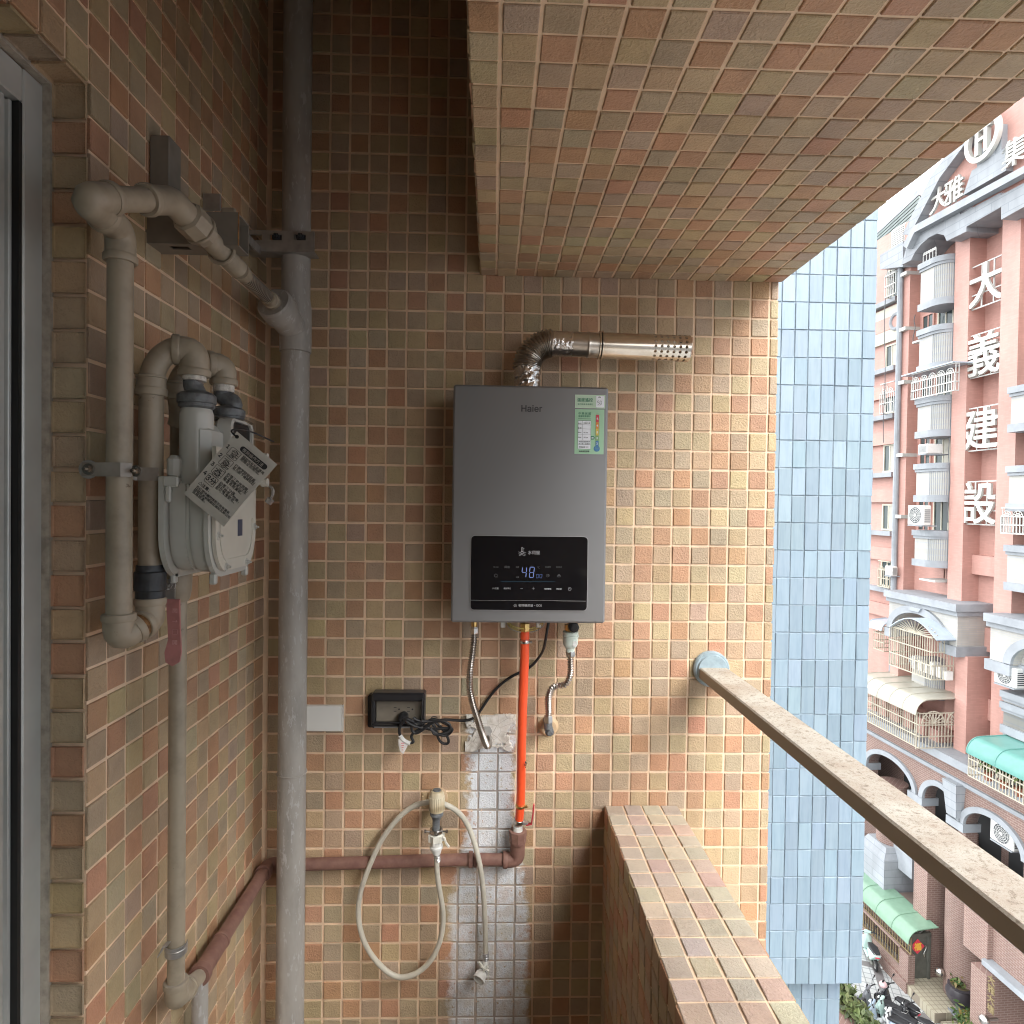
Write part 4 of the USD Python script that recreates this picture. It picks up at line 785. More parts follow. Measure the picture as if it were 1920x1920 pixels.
part(sk_, 'hood_bottom', box((x0, SY+.002, z0), (x1-.001, -.018, z0+.007), .002), 'socket_black'); part(sk_, 'hood_lip', box((x0+.006, SY+.001, z0+.001), (x1-.004, SY+.0021, z0+.004)), 'bezel')
part(sk_, 'outlet_plate', box((x0+.0055, -.03, z0+.008), (x1-.0065, -.017, z1-.0225), .002), 'socket_face')
cz = (z0+z1)/2-.006
for dx in (-.012, .022):
    c = (x0+x1)/2+dx
    for dz in (.007, -.003): part(sk_, 'slot', box((c-.0035, -.0305, cz+dz-.0008), (c+.0035, -.0299, cz+dz+.0008)), 'rubber_black')
    part(sk_, 'ground_hole', cyl((c+.010, -.0299, cz+.002), (c+.010, -.0306, cz+.002), .0022, sides=12), 'rubber_black')
part(sk_, 'flap_arm', cat_(tube(np.array([(x1-.008, SY-.002, z0+.01), (x1-.006, SY-.004, z1-.012)]), .0018, 6), tube(np.array([(x0+.002, SY-.003, z0+.015), (x1-.004, SY-.003, z0+.017)]), .0016, 6)), 'socket_black')
cd_ = thing('power_cord', 'black power cord from the heater, plugged in and tied in loops below the socket', 'cord', P(830, 1350, y=-.05))
CR = .0036; pl = P(757, 1343, y=-.034)
part(cd_, 'plug', cat_(lathe(pl+(0, .004, 0), pl-(0, .028, 0), [(0, .012), (.010, .0135), (.022, .012), (.030, .007)], 18), tube(spline([pl-(0, .022, 0), pl+(.014, -.028, .002), pl+(.026, -.022, -.006), pl+(.034, -.02, -.014)], 14), .0042, 10)), 'rubber_black')
def cord(pts, r=CR, n=80, m='rubber_black', name='cord'): part(cd_, name, tube(spline([P(x, y, y=d) for x, y, d in pts], n), r, 8), m)
cord([(1029, 1166, -.08), (1022, 1205, -.07), (1008, 1236, -.02), (992, 1252, -.012), (968, 1264, -.012), (930, 1292, -.011), (905, 1326, -.010), (888, 1346, -.012), (862, 1351, -.015), (820, 1352, -.03)], n=110)
cord([(775, 1345, -.055), (800, 1352, -.05), (818, 1356, -.045), (836, 1370, -.045), (844, 1362, -.05), (826, 1352, -.05), (806, 1358, -.052), (790, 1370, -.055), (776, 1374, -.055), (772, 1364, -.056), (790, 1356, -.05), (812, 1349, -.048), (834, 1356, -.045), (846, 1366, -.045), (836, 1374, -.048), (812, 1370, -.05)], n=170)
cord([(808, 1356, -.05), (820, 1378, -.045), (832, 1394, -.04), (839, 1394, -.04), (838, 1380, -.042), (824, 1362, -.048)], n=70)
cord([(757, 1352, -.06), (749, 1366, -.06), (750, 1378, -.058), (757, 1388, -.056), (768, 1393, -.056), (775, 1391, -.055), (772, 1384, -.055), (786, 1368, -.05), (804, 1354, -.05)], n=90)
cord([(758, 1346, -.06), (780, 1362, -.055), (800, 1366, -.05), (826, 1366, -.048), (848, 1368, -.045), (842, 1376, -.045), (814, 1372, -.05), (796, 1360, -.05)], n=100)
part(cd_, 'cable_tie', tube(np.array([P(808, 1362, y=-.048)+.0115*(math.cos(a)*np.array([.5, .2, .4])+math.sin(a)*np.array([0, 1, .3])) for a in np.linspace(0, 2*np.pi, 22)]), .0018, 6), 'rubber_black')
part(cd_, 'cable_tie', tube(spline([P(808, 1348, y=-.055), P(812, 1344, y=-.06), P(820, 1345, y=-.06)], 8), .0015, 6), 'rubber_black')
ct = thing('cord_tag', 'white crumpled warning tag with red print clipped to the power cord', 'tag', P(755, 1400, y=-.06)); simple('tag_paper', (.66, .63, .60), .6, noise=.08)
tg = [P(747, 1386, y=-.062), P(768, 1390, y=-.058), P(763, 1401, y=-.061), P(756, 1414, y=-.064), P(750, 1408, y=-.066), P(747, 1396, y=-.064)]
c_ = np.mean(tg, 0)-(0, .003, 0); v = np.array(tg+[c_]+[q+(0, .0012, 0) for q in tg]+[c_+(0, .0012, 0)]); f = [[k, (k+1) % 6, 6] for k in range(6)]+[[7+(k+1) % 6, 7+k, 13] for k in range(6)]; f += [[k, 7+k, 7+(k+1) % 6] for k in range(6)]+[[k, 7+(k+1) % 6, (k+1) % 6] for k in range(6)]
part(ct, 'paper', (v, np.array(f)), 'tag_paper')
for k in range(4): q = P(752+k*.4, 1394+4.2*k, y=-.0685); part(ct, 'red_print', box(q, q+(.008-.0014*k, .0006, .0012)), 'print_red')
part(ct, 'sleeve', tube(spline([P(750, 1379, y=-.06), P(757, 1388, y=-.059), P(769, 1394, y=-.059)], 12), .0052, 10), 'white_plastic')
a, b = P(560, 1369, y=0), P(645, 1321, y=0)
cp = thing('cover_plate', 'blank white cover plate on the tiles just right of the thick grey pipe', 'cover plate', ((a[0]+b[0])/2, 0, a[2]))
part(cp, 'plate', box((a[0], -.011, a[2]), (b[0]-.0025, .001, b[2]), .002), 'white_plastic'); part(cp, 'end_cap', box((b[0]-.0022, -.012, a[2]-.0005), (b[0], .001, b[2]+.0005), .001), 'white_plastic')
part(cp, 'clip', box((b[0]-.001, -.006, (a[2]+b[2])/2-.003), (b[0]+.002, 0, (a[2]+b[2])/2), .0005), 'white_plastic')
# cables under the heater
cw = thing('cable_bundle', 'thin yellow and grey wires with white connectors hanging below the heater centre', 'wires', P(985, 1175, y=-.08)); simple('wire_yellow', (.50, .42, .10), .4); simple('wire_grey', (.30, .29, .24), .4)
for k, (w, h, c) in enumerate(((33, 17, 'wire_yellow'), (36, 20, 'wire_grey'), (30, 13, 'wire_yellow'))):
    part(cw, 'wire', tube(spline([P(985-w*math.cos(a), 1166+h*math.sin(a), y=-.075-.008*k-.03*math.sin(a)*math.cos(a)) for a in np.linspace(0, math.pi, 12)], 30), .0014, 6), c)
for px in (943, 1010): q = P(px, 1171, y=-.075); part(cw, 'connector', box(q-(.006, .005, .007), q+(.006, .005, .009), .001), 'white_plastic')

# ------------------------------------------------------------------ plaster, tap and garden hose
mat('plaster', {'g': ('geometry', {}), 'n': ('noise_texture', dict(scale=45.0, detail=6.0, roughness=.6)), 'r': ('rgb_ramp', dict(ramp=[(.3, (.56, .52, .45)), (.5, (.74, .71, .65)), (.7, (.78, .77, .74))])), 'n2': ('noise_texture', dict(scale=110.0, detail=5.0)), 'b': ('bump', dict(strength=.35, distance=.004)),
    'v': ('voronoi_texture', dict(feature='distance_to_edge', scale=38.0)), 'vr': ('rgb_ramp', dict(ramp=[(0, (.42, .38, .34)), (.02, (1, 1, 1))])), 'mm': ('mix', dict(mix_type='multiply', fac=.8)), 'p': ('principled_bsdf', dict(roughness=.85))},
    [('g.position', 'n.vector'), ('n.fac', 'r.fac'), ('g.position', 'n2.vector'), ('n2.fac', 'b.height'), ('b.normal', 'p.normal'), ('g.position', 'v.vector'), ('v.distance', 'vr.fac'), ('r.color', 'mm.color1'), ('vr.color', 'mm.color2'), ('mm.color', 'p.base_color')])
N_ = 46; A0, B0 = P(872, 1408, y=0), P(968, 1338, y=0); gx, gz_ = np.meshgrid(np.linspace(A0[0], B0[0], N_), np.linspace(A0[2], B0[2], N_)); u, w = (gx-A0[0])/(B0[0]-A0[0])*2-1, (gz_-A0[2])/(B0[2]-A0[2])*2-1
nn = meshkit.fbm(np.stack([gx*42, gz_*42, gx*0], -1), 5, 5); edge = 1-np.maximum(np.abs(u)**3, np.where(w > 0, np.abs(w)**3, np.abs(w+.0)**2*(1+.5*u)))+(nn-.5)*2.6
hgt = np.where(edge > .18, .003+.004*nn, -.004); v = np.stack([gx, -hgt, gz_], -1).reshape(-1, 3)
f = np.array([[j*N_+i, j*N_+i+1, (j+1)*N_+i+1, (j+1)*N_+i] for j in range(N_-1) for i in range(N_-1)])
single('plaster_patch', (v, f), 'plaster', 'rough cracked cement patch around the left water hose outlet', 'plaster patch')
simple('ivory_white', (.66, .65, .58), .4)
mat('knob_ivory', {'g': ('geometry', {}), 'w': ('wave_texture', dict(wave_type='bands', bands_direction='z', scale=7.0, distortion=3.0, detail=2.0, detail_scale=1.5)), 'r': ('rgb_ramp', dict(ramp=[(0, (.62, .56, .42)), (.7, (.55, .47, .32)), (1, (.36, .29, .18))])), 'p': ('principled_bsdf', dict(roughness=.35))}, [('g.position', 'w.vector'), ('w.fac', 'r.fac'), ('r.color', 'p.base_color')])
tq = P(821, 1512, y=0)
tp = thing('tap', 'old garden tap with fluted ivory knob on the tiled wall', 'tap', tq); kn = P(819, 1500, y=-.085)
part(tp, 'knob', (lambda z0=P(819, 1521, y=-.085)[2], z1=P(819, 1482, y=-.085)[2]: (lambda m: m)(lathe((kn[0], -.085, z0), (kn[0], -.085, z1), [(0, .0165), (.003, .0192), (.03, .0186), (z1-z0-.008, .0180), (z1-z0-.001, .0135), (z1-z0, .011)], 40)))(), 'knob_ivory')
part(tp, 'knob_cap', lathe((kn[0], -.085, P(819, 1484, y=-.085)[2]), (kn[0], -.085, P(819, 1479, y=-.085)[2]), [(0, .0105), (.005, .0095)], 16), 'slate_iron')
flu = [box((kn[0]+.0185*math.cos(a)-.0011, -.085+.0185*math.sin(a)-.0011, P(819, 1517, y=-.085)[2]), (kn[0]+.0185*math.cos(a)+.0011, -.085+.0185*math.sin(a)+.0011, P(819, 1492, y=-.085)[2]), .0008) for a in np.arange(26)*2*np.pi/26]
part(tp, 'flute', cat_(*flu), 'knob_ivory')
zt = P(819, 1520, y=-.085)[2]; zb2 = P(818, 1556, y=-.085)[2]
part(tp, 'body', cat_(lathe((kn[0], -.085, zt+.002), (kn[0]-.001, -.085, zb2), [(0, .0125), (.006, .0165), (.012, .0165), (.018, .012), (.026, .0095), (zt-zb2, .0095)], 18), tube(spline([(kn[0], -.085, zt-.008), (kn[0]+.001, -.05, zt-.010), (tq[0], -.003, zt-.006)], 12), np.linspace(.0125, .0115, 12), 14)), 'slate_iron')
part(tp, 'rosette', lathe((tq[0], .001, zt-.006), (tq[0], -.012, zt-.006), [(0, .026), (.006, .026), (.012, .016)], 28), 'rosette_tan')
gh = thing('garden_hose', 'cream rubber hose clipped to the tap and looped over it in a big ring', 'hose', P(820, 1600, y=-.08)); simple('hose_cream', (.50, .475, .40), .45, noise=.12, scale=30, bump=.05)
jb = P(818, 1556, y=-.085)
part(gh, 'clamp', cat_(ring(jb-(0, 0, .002), (0, 0, 1), .0165, .010), *[cyl(jb+(s*.012, -.004, -.002), jb+(s*.028, -.006, -.001), .0022, sides=8) for s in (-1, 1)], *[lathe(jb+(s*.024, -.0055, -.001), jb+(s*.029, -.006, -.001), [(0, .0042), (.005, .004)], 10) for s in (-1, 1)], bolt(jb+(.002, -.016, -.002), (0, -1, 0), .003, .003)), 'steel')
jc = jb-(0, 0, .008)
part(gh, 'hand_nut', cat_(lathe(jc, jc-(0, 0, .020), [(0, .017), (.002, .0185), (.018, .0175), (.02, .012)], 12), *[box(jc+(.0175*math.cos(a)-.003, .0175*math.sin(a)-.003, -.019), jc+(.0175*math.cos(a)+.003, .0175*math.sin(a)+.003, -.001), .001) for a in np.arange(7)*2*np.pi/7]), 'ivory_white')
part(gh, 'quick_coupling', lathe(jc-(0, 0, .018), P(819, 1606, y=-.082), [(0, .012), (.004, .0145), (.012, .0145), (.014, .0165), (.019, .0165), (.021, .0125), (.028, .012), (.035, .0095)], 20), 'white_plastic')
lv = [jc+(.016, -.01, -.004), P(834, 1572, y=-.09), P(836, 1580, y=-.092), P(842, 1588, y=-.092)]
part(gh, 'release_lever', ribbon(np.array(lv), .007, .0035, up=(0, 1, 0)), 'ivory_white')
hz = [(819, 1603, -.082), (820, 1640, -.075), (826, 1680, -.062), (831, 1720, -.05), (826, 1760, -.045), (808, 1800, -.04), (780, 1825, -.036), (748, 1832, -.034), (715, 1812, -.032), (690, 1780, -.03), (674, 1735, -.029), (673, 1690, -.03), (688, 1636, -.04), (714, 1578, -.034), (745, 1536, -.032), (775, 1512, -.034), (805, 1504, -.042), (830, 1507, -.046), (858, 1522, -.04), (881, 1556, -.034), (895, 1600, -.05), (905, 1660, -.045), (909, 1720, -.03), (911, 1790, -.024)]
part(gh, 'hose', tube(spline([P(x, y, y=d) for x, y, d in hz], 150), .0066, 16), 'hose_cream')
part(gh, 'ferrule', corrugated(np.array([P(818.5, 1598, y=-.0825), P(820, 1614, y=-.080)]), .0088, .0024, .006, 16), 'bezel'); part(gh, 'ferrule', corrugated(np.array([P(911, 1786, y=-.0245), P(911, 1801, y=-.024)]), .0085, .0022, .006, 16), 'bezel')
e0, e1, e2 = P(911, 1800, y=-.024), P(909, 1812, y=-.026), P(897, 1838, y=-.055)
part(gh, 'nozzle', cat_(tube(np.array([e0, e1, e1*.7+e2*.3]), [.0075, .0085, .010], 14), lathe(e1*.62+e2*.38, e2, [(0, .009), (.006, .0145), (np.linalg.norm(e2-e1)*.62, .0165), (np.linalg.norm(e2-e1)*.62+.0005, .0135), (np.linalg.norm(e2-e1)*.40, .0125)], 22)), 'white_plastic')
part(gh, 'nozzle_lever', cat_(ribbon(np.array([P(898, 1804, y=-.05), P(907, 1815, y=-.05), P(916, 1820, y=-.045), P(915, 1840, y=-.045)]), .007, .003, up=(0, 1, 0)), ribbon(np.array([P(915, 1812, y=-.045), P(906, 1822, y=-.05)]), .006, .003, up=(0, 1, 0))), 'ivory_white')

# ------------------------------------------------------------------ handrail
mat('rail_top', {'g': ('geometry', {}), 'n': ('noise_texture', dict(scale=95.0, detail=9.0, roughness=.85)), 'r': ('rgb_ramp', dict(ramp=[(.34, (.14, .11, .085)), (.42, (.28, .24, .185)), (.50, (.50, .48, .42)), (.58, (.40, .36, .30)), (.66, (.27, .20, .15))])), 'n2': ('noise_texture', dict(scale=12.0, detail=3.0)), 'r2': ('rgb_ramp', dict(ramp=[(.35, (.75, .66, .60)), (.65, (1, 1, 1))])), 'm': ('mix', dict(mix_type='multiply', fac=.9)),
    'nr': ('separate_xyz', {}), 'up': ('map_range', dict(from_min=.3, from_max=.8, to_min=0, to_max=1, clamp=True)), 'sd': ('mix', dict(color1=(.33, .285, .225))), 'b': ('bump', dict(strength=.35, distance=.002)), 'p': ('principled_bsdf', dict(roughness=.6))},
    [('g.position', 'n.vector'), ('n.fac', 'r.fac'), ('g.position', 'n2.vector'), ('n2.fac', 'r2.fac'), ('r.color', 'm.color1'), ('r2.color', 'm.color2'), ('g.normal', 'nr.vector'), ('nr.z', 'up.value'), ('up.result', 'sd.fac'), ('m.color', 'sd.color2'), ('sd.color', 'p.base_color'), ('n.fac', 'b.height'), ('b.normal', 'p.normal')])
simple('flange_blue', (.27, .35, .39), .45, noise=.2, scale=50, bump=.1)
hr = thing('handrail', 'weathered flat metal handrail running from the tiled wall towards the viewer', 'handrail', (.582, 0, 1.06))
part(hr, 'bar', box((.545, -2.8, 1.046), (.619, -.014, 1.076), .003), 'rail_top')
fc = P(1332, 1253, y=0)
part(hr, 'flange', lathe(fc+(0, .001, 0), fc-(0, .03, 0), [(0, .047), (.011, .0475), (.016, .044), (.0165, .040), (.022, .038)], 40), 'flange_blue')
for yy in (-2.6,):
    part(hr, 'post', box((.566, yy-.02, .45), (.598, yy+.02, 1.046), .002), 'rail_top'); part(hr, 'post_bracket', box((PX1-.002, yy-.02, .47), (.566, yy+.02, .50)), 'rail_top')

# ------------------------------------------------------------------ blue tiled column of the next building
BLUE = [(.215, .29, .352), (.23, .305, .365), (.222, .296, .358)]
mat('blue_tile', {'a': ('attribute', dict(attribute='tint')), 'g': ('geometry', {}), 'mp': ('mapping', dict(scale=(90, 90, 9))), 'n': ('noise_texture', dict(scale=1.0, detail=4.0, roughness=.6)), 'r': ('rgb_ramp', dict(ramp=[(.3, (.86, .89, .91)), (.5, (1, 1, 1)), (.72, (1.06, 1.05, 1.04))])), 'm': ('mix', dict(mix_type='multiply', fac=1.0)),
    'n2': ('noise_texture', dict(scale=14.0, detail=2.0)), 'b': ('bump', dict(strength=.12, distance=.003)), 'p': ('principled_bsdf', dict(roughness=.3))},
    [('a.color', 'm.color1'), ('g.position', 'mp.vector'), ('mp.vector', 'n.vector'), ('n.fac', 'r.fac'), ('r.color', 'm.color2'), ('m.color', 'p.base_color'), ('g.position', 'n2.vector'), ('n2.fac', 'b.height'), ('b.normal', 'p.normal')])
simple('blue_grout', (.25, .32, .38), .8, noise=.3, scale=30)
CY = .63; cr = P(1634, 1000, y=CY)[0]; cbz = P(1620, 1845, y=CY)[2]
bc = thing('tiled_column', 'pale blue glazed-tile column of the neighbouring building beside the ochre wall', 'column', (cr, CY, -19))
part(bc, 'grout', box((cr-1.1, CY+.003, cbz+.002), (cr-.003, CY+.7, 6.0)), 'blue_grout')
part(bc, 'lower_shaft', box((cr-1.1, CY+.06, -18.7), (cr-.048, CY+.66, cbz)), 'blue_grout')
T = Tiles(41); pw_ = .0500; ph_ = .1005; us = [cr-pw_*k for k in range(14)][::-1]; vs = [cbz+ph_*k for k in range(56)]
kw = dict(tones=BLUE, gap=.0016, ch=.0012, jit=.0005, var=.035, hv=.012)
T.field((0, CY, 0), (1, 0, 0), (0, 0, 1), us, vs, **kw)
T.field((cr, 0, 0), (0, 1, 0), (0, 0, 1), [CY+.05*k for k in range(15)], vs, **kw)
T.field((0, CY+.057, 0), (1, 0, 0), (0, 0, 1), [cr-.047-.05*k for k in range(12)][::-1], [cbz-ph_*k for k in range(14)][::-1], **kw)
T.emit(bc, 'blue_tile', 300)

# ------------------------------------------------------------------ the pink building over the street
FX0, FK = 21.54, .0625                                       # its wall: x = FX0 - FK*(y+1.646)
FA = np.array([-FK, 1, 0])/math.hypot(1, FK); FN = np.array([-1, -FK, 0])/math.hypot(1, FK); FO = np.array([FX0, -1.646, 0])
def F(px, py, n=0):
    """Photograph pixel to (distance along the facade, height) on the sheet n metres in front of its wall."""
    d = ray(px, py); t = (((FO+FN*n)-EYE)@FN)/(d@FN); q = EYE+d*t-FO; return q@FA, q[2]
MF = np.eye(4); MF[:3, 0], MF[:3, 1], MF[:3, 2], MF[:3, 3] = FA, FN, (0, 0, 1), FO
def fb(s0, s1, n0, n1, z0, z1, r=0): return app(MF, box((s0, n0, z0), (s1, n1, z1), r))
def fmat(s, n, z): return frame(FO+FA*s+FN*n+np.array([0, 0, z]), -FA, (0, 0, 1))     # reads left to right from our side, normal towards us
S = lambda px, n=0: F(px, 945, n)[0]
Z = lambda px, py, n=0: F(px, py, n)[1]
def brickwork(name, col, mortar, w, h, rough=.6, msize=.06, noise=.12):
    mat(name, {'g': ('geometry', {}), 'sx': ('separate_xyz', {}), 'ad': ('math', dict(math_type='subtract')), 'cb': ('combine_xyz', {}), 'bt': ('brick_texture', dict(color1=col, color2=tuple(c*.9 for c in col), mortar=mortar, scale=1.0, brick_width=w, row_height=h, mortar_size=msize*h)),
        'n': ('noise_texture', dict(scale=1.1, detail=6.0, roughness=.65)), 'mp': ('mapping', dict(scale=(1, 1, .35))), 'r': ('rgb_ramp', dict(ramp=[(.3, (1-noise*1.3,)*3), (.6, (1, 1, 1)), (.8, (1+noise*.4,)*3)])), 'm': ('mix', dict(mix_type='multiply', fac=1.0)), 'p': ('principled_bsdf', dict(roughness=rough))},
        [('g.position', 'sx.vector'), ('sx.y', 'ad.value1'), ('sx.x', 'ad.value2'), ('ad.value', 'cb.x'), ('sx.z', 'cb.y'), ('cb.vector', 'bt.vector'), ('bt.color', 'm.color1'), ('g.position', 'mp.vector'), ('mp.vector', 'n.vector'), ('n.fac', 'r.fac'), ('r.color', 'm.color2'), ('m.color', 'p.base_color')])
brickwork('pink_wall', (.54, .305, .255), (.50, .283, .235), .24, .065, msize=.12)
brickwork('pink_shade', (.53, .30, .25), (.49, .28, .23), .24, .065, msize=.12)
brickwork('brown_brick', (.225, .135, .112), (.30, .225, .19), .24, .085, msize=.16, noise=.2)
brickwork('white_tile', (.45, .44, .40), (.40, .41, .42), 60.0, .255, msize=.09)
brickwork('white_stone', (.46, .445, .40), (.40, .40, .40), .6, .085, msize=.14)
brickwork('grey_stone', (.32, .34, .36), (.24, .26, .28), 1.6, .33, msize=.05, noise=.2)
simple('grey_trim', (.30, .32, .34), .6, noise=.2, scale=1.5); simple('cream_trim', (.54, .52, .42), .6, noise=.15, scale=2); simple('white_metal', (.52, .52, .49), .4, noise=.1, scale=6); simple('beige_metal', (.46, .42, .33), .4, noise=.12, scale=6)
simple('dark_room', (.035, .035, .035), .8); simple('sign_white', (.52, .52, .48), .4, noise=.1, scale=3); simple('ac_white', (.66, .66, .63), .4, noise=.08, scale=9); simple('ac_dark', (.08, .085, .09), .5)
mat('far_glass', {'p': ('principled_bsdf', dict(base_color=(.05, .065, .065), roughness=.06, ior=1.5))}); simple('curtain_pale', (.46, .44, .38), .9, noise=.15, scale=4)
simple('gold', (.27, .21, .11), .45, .4)
pb = thing('apartment_building', 'tall pink apartment building with rounded white balconies and brown brick podium', 'building', M=(lambda M: M)(np.block([[MF[:3, :3], (FO+FA*28+np.array([0, 0, -18.8]))[:, None]], [np.zeros((1, 3)), 1]])))
GZ = -18.1
SL = S(1600); SR = 16.0
zP = F(1700, 1372, 1.6)[1]                                   # top of the brown podium
BW = -.25                                                    # sign bay wall sits deeper
SE = -32.0                                                   # the front goes on along the street past the picture's edge
part(pb, 'wall', cat_(fb(SR, SL+3, -6, BW, zP-.1, Z(1760, 360, .5))), 'pink_wall')
part(pb, 'wall_beyond', fb(SE, SR-6, -6, BW, zP-.1, Z(1760, 360, .5)+2), 'grey_stone'); part(pb, 'wall', fb(SR-6, SR, -6, BW, zP-.1, Z(1760, 360, .5)+2), 'pink_wall')
s1a, s1b = S(1680, .3), S(1697, .3); s2a, s2b = S(1780, .5), S(1807, .5); s3a, s3b = S(1867, .5), S(1901, .5)
zTop = F(1775, 430, .5)[1]
def pil(a, b, n, z0=None, z1=None): return part(pb, 'pilaster', fb(b, a, BW-.05, n, zP if z0 is None else z0, zTop if z1 is None else z1), 'pink_wall')
pil(s1a, s1b, .30); pil(s2a, s2b, .50); pil(s3a, s3b, .50)
# balconies: cap heights by storey
caps = [(479, 570), (607, 690), (740, 817), (867, 941), (996, 1066)]
BN = 1.05; bs0, bs1 = S(1713, 1.05), s2a+.04
def bowp(s0, s1, n0, n1, r):
    r = min(r, (s0-s1)*.45, n1-n0); return Polygon([(s1, n0)]+[(s1+r*(1-math.cos(t)), n1-r*(1-math.sin(t))) for t in np.linspace(0, math.pi/2, 9)]+[(s0, n1), (s0, n0)])
def fex(poly, z0, z1): return app(MF, app(np.array([[1, 0, 0, 0], [0, 1, 0, 0], [0, 0, 1, z0], [0, 0, 0, 1.]]), extr(poly, z1-z0)))
def balcony(z0, z1, s0=bs0, s1=bs1, n1=BN):
    b = part(pb, 'balcony', fex(bowp(s0, s1, BW, n1-.10, .62), z0+.28, z1-.34), 'white_tile')
    part(b, 'cap', cat_(fex(bowp(s0+.06, s1-.02, BW, n1+.02, .68), z1-.24, z1), fex(bowp(s0+.03, s1-.01, BW, n1-.04, .65), z1-.36, z1-.24)), 'grey_trim')
    part(b, 'base', fex(bowp(s0+.04, s1-.02, BW, n1, .68), z0, z0+.30), 'grey_trim')
    part(b, 'side_trim', cat_(fb(s0+.0, s0+.14, BW, n1-.55, z0+.3, z1-.34), fb(s0, s0+.22, BW, n1-.5, z1-.55, z1-.36), fb(s0, s0+.2, BW, n1-.5, z0+.12, z0+.3)), 'cream_trim')
    th_ = np.linspace(0, math.pi/2, 13)[1:-1]; rr = .62
    part(b, 'flute', cat_(*[fb(s1+rr*(1-math.cos(t))-.008, s1+rr*(1-math.cos(t))+.008, n1-.1-rr*(1-math.sin(t))-.02, n1-.1-rr*(1-math.sin(t))+.02, z0+.3, z1-.36) for t in th_]), 'grey_trim')
    return b
zc = [(F(1757, b, BN)[1], F(1757, a, BN)[1]) for a, b in caps]
for z0, z1 in zc: balcony(z0, z1)
def window(s0, s1, z0, z1, n=BW, frame_='pink_wall', curtain=None, par=None):
    w = part(par or pb, 'window', cat_(fb(s0-.0, s1+.0, n-.02, n+.07, z1-.08, z1), fb(s0, s1, n-.02, n+.10, z0, z0+.08), fb(s0, s0+.07, n-.02, n+.07, z0+.08, z1-.08), fb(s1-.07, s1, n-.02, n+.07, z0+.08, z1-.08), fb((s0+s1)/2-.03, (s0+s1)/2+.03, n-.02, n+.05, z0+.08, z1-.08)), frame_)
    part(w, 'pane', fb(s0+.07, s1-.07, n, n+.02, z0+.08, z1-.08), 'far_glass')
    if curtain: part(w, 'curtain', fb(s0+.07, (s0+s1)/2, n+.02, n+.03, z0+.08, z1-.08), 'curtain_pale')
    return w
mids = [(zc[k][0], zc[k+1][1]) for k in range(4)]
for k, (zt_, zb_) in enumerate(mids):                       # the windows that show between the balconies
    mid = bs1+(bs0-bs1)*.50
    window(S(1783, BW), S(1753, BW), zb_-1.2, zt_+.25, BW+.02, 'cream_trim', curtain=k == 2); window(S(1746, BW), S(1724, BW), zb_-.1, zt_+.25, BW+.02, 'pink_wall')
zl_ = Z(1757, 1120, BN); window(bs1+.05, bs1+(bs0-bs1)*.45, Z(1757, 1120, 0), zc[4][0]-.02, BW+.02, 'cream_trim')
window(bs1+(bs0-bs1)*.55, bs0-.3, Z(1740, 1088, 0), zc[4][0]-.05, BW+.02, 'pink_wall')
# left bay
lb0, lb1 = S(1640), S(1672)
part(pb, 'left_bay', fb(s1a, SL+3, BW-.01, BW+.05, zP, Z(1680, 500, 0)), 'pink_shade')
for a, b, k in ((505, 562, 1), (645, 688, 0), (722, 776, 1), (832, 885, 0), (945, 995, 0), (1050, 1102, 1)):
    z0, z1 = Z(1662, b, .1), Z(1662, a, .1); window(S(1668, .1), S(1646, .1), z0, z1, BW+.05, 'cream_trim', curtain=k == 0)
    part(pb, 'sill', fb(S(1672, .1), S(1640, .1)+1, BW+.05, BW+.42, z0-.25, z0-.02), 'grey_trim')
    part(pb, 'spandrel', fb(s1a, S(1640, .1)+1, BW+.05, BW+.22, z0-1.5, z0-.85), 'pink_wall')
part(pb, 'ornament_panel', fb(s1a+.1, S(1640, .1)+1, BW+.05, BW+.2, Z(1660, 640, .2), Z(1660, 575, .2)), 'cream_trim')
rp = FO+FA*S(1664, .2)+FN*(BW+.22)+np.array([0, 0, Z(1664, 605, .2)])
part(pb, 'ring_ornament', tube(np.array([rp+FA*.36*math.cos(a)+np.array([0, 0, .36*math.sin(a)]) for a in np.linspace(0, 2*np.pi, 30)]), .09, 8), 'grey_trim')
sd0 = S(1676, .5); part(pb, 'drain_pipe', cyl(FO+FA*sd0+FN*.42+np.array([0, 0, Z(1670, 1276, .4)]), FO+FA*sd0+FN*.42+np.array([0, 0, Z(1680, 480, .4)]), .13, sides=10), 'grey_trim')
for py in (525, 625, 722, 855, 968): z_ = Z(1675, py, .4); part(pb, 'pipe_bracket', fb(sd0-.5, sd0+.1, BW, .5, z_-.08, z_+.08), 'white_metal')
part(pb, 'slot_window', cat_(*[fb(s1a+.05, sd0-.15, BW+.05, BW+.08, Z(1680, b, .1), Z(1680, a, .1)) for a, b in ((535, 600), (645, 680), (722, 735), (740, 800), (830, 850), (875, 905), (945, 962))]), 'dark_room')
# sign bay spandrels
for a, b in ((1043, 1080), (1178, 1222), (1310, 1350), (640, 655)): part(pb, 'spandrel', fb(s3a, s2b, BW-.02, BW+.32, Z(1850, b, .1), Z(1850, a, .1)), 'pink_wall')
# right bay beyond the third pilaster
zz_ = [(F(1925, b, BN)[1], F(1925, a, BN)[1]) for a, b in ((760, 860), (1040, 1085), (600, 690), (900, 960))]
for k in range(-1, 4): balcony(zc[3][0]-.35+2.92*(1-k)-2.92, zc[3][1]-.35+2.92*(1-k)-2.92, s3b-.25, s3b-3.0, BN)
pil(s3b-3.2, s3b-3.9, .5)
for k in range(5): window(s3b-2.6, s3b-.4, zc[k][0]-1.25, zc[k][0]-.1, BW+.02, 'cream_trim')
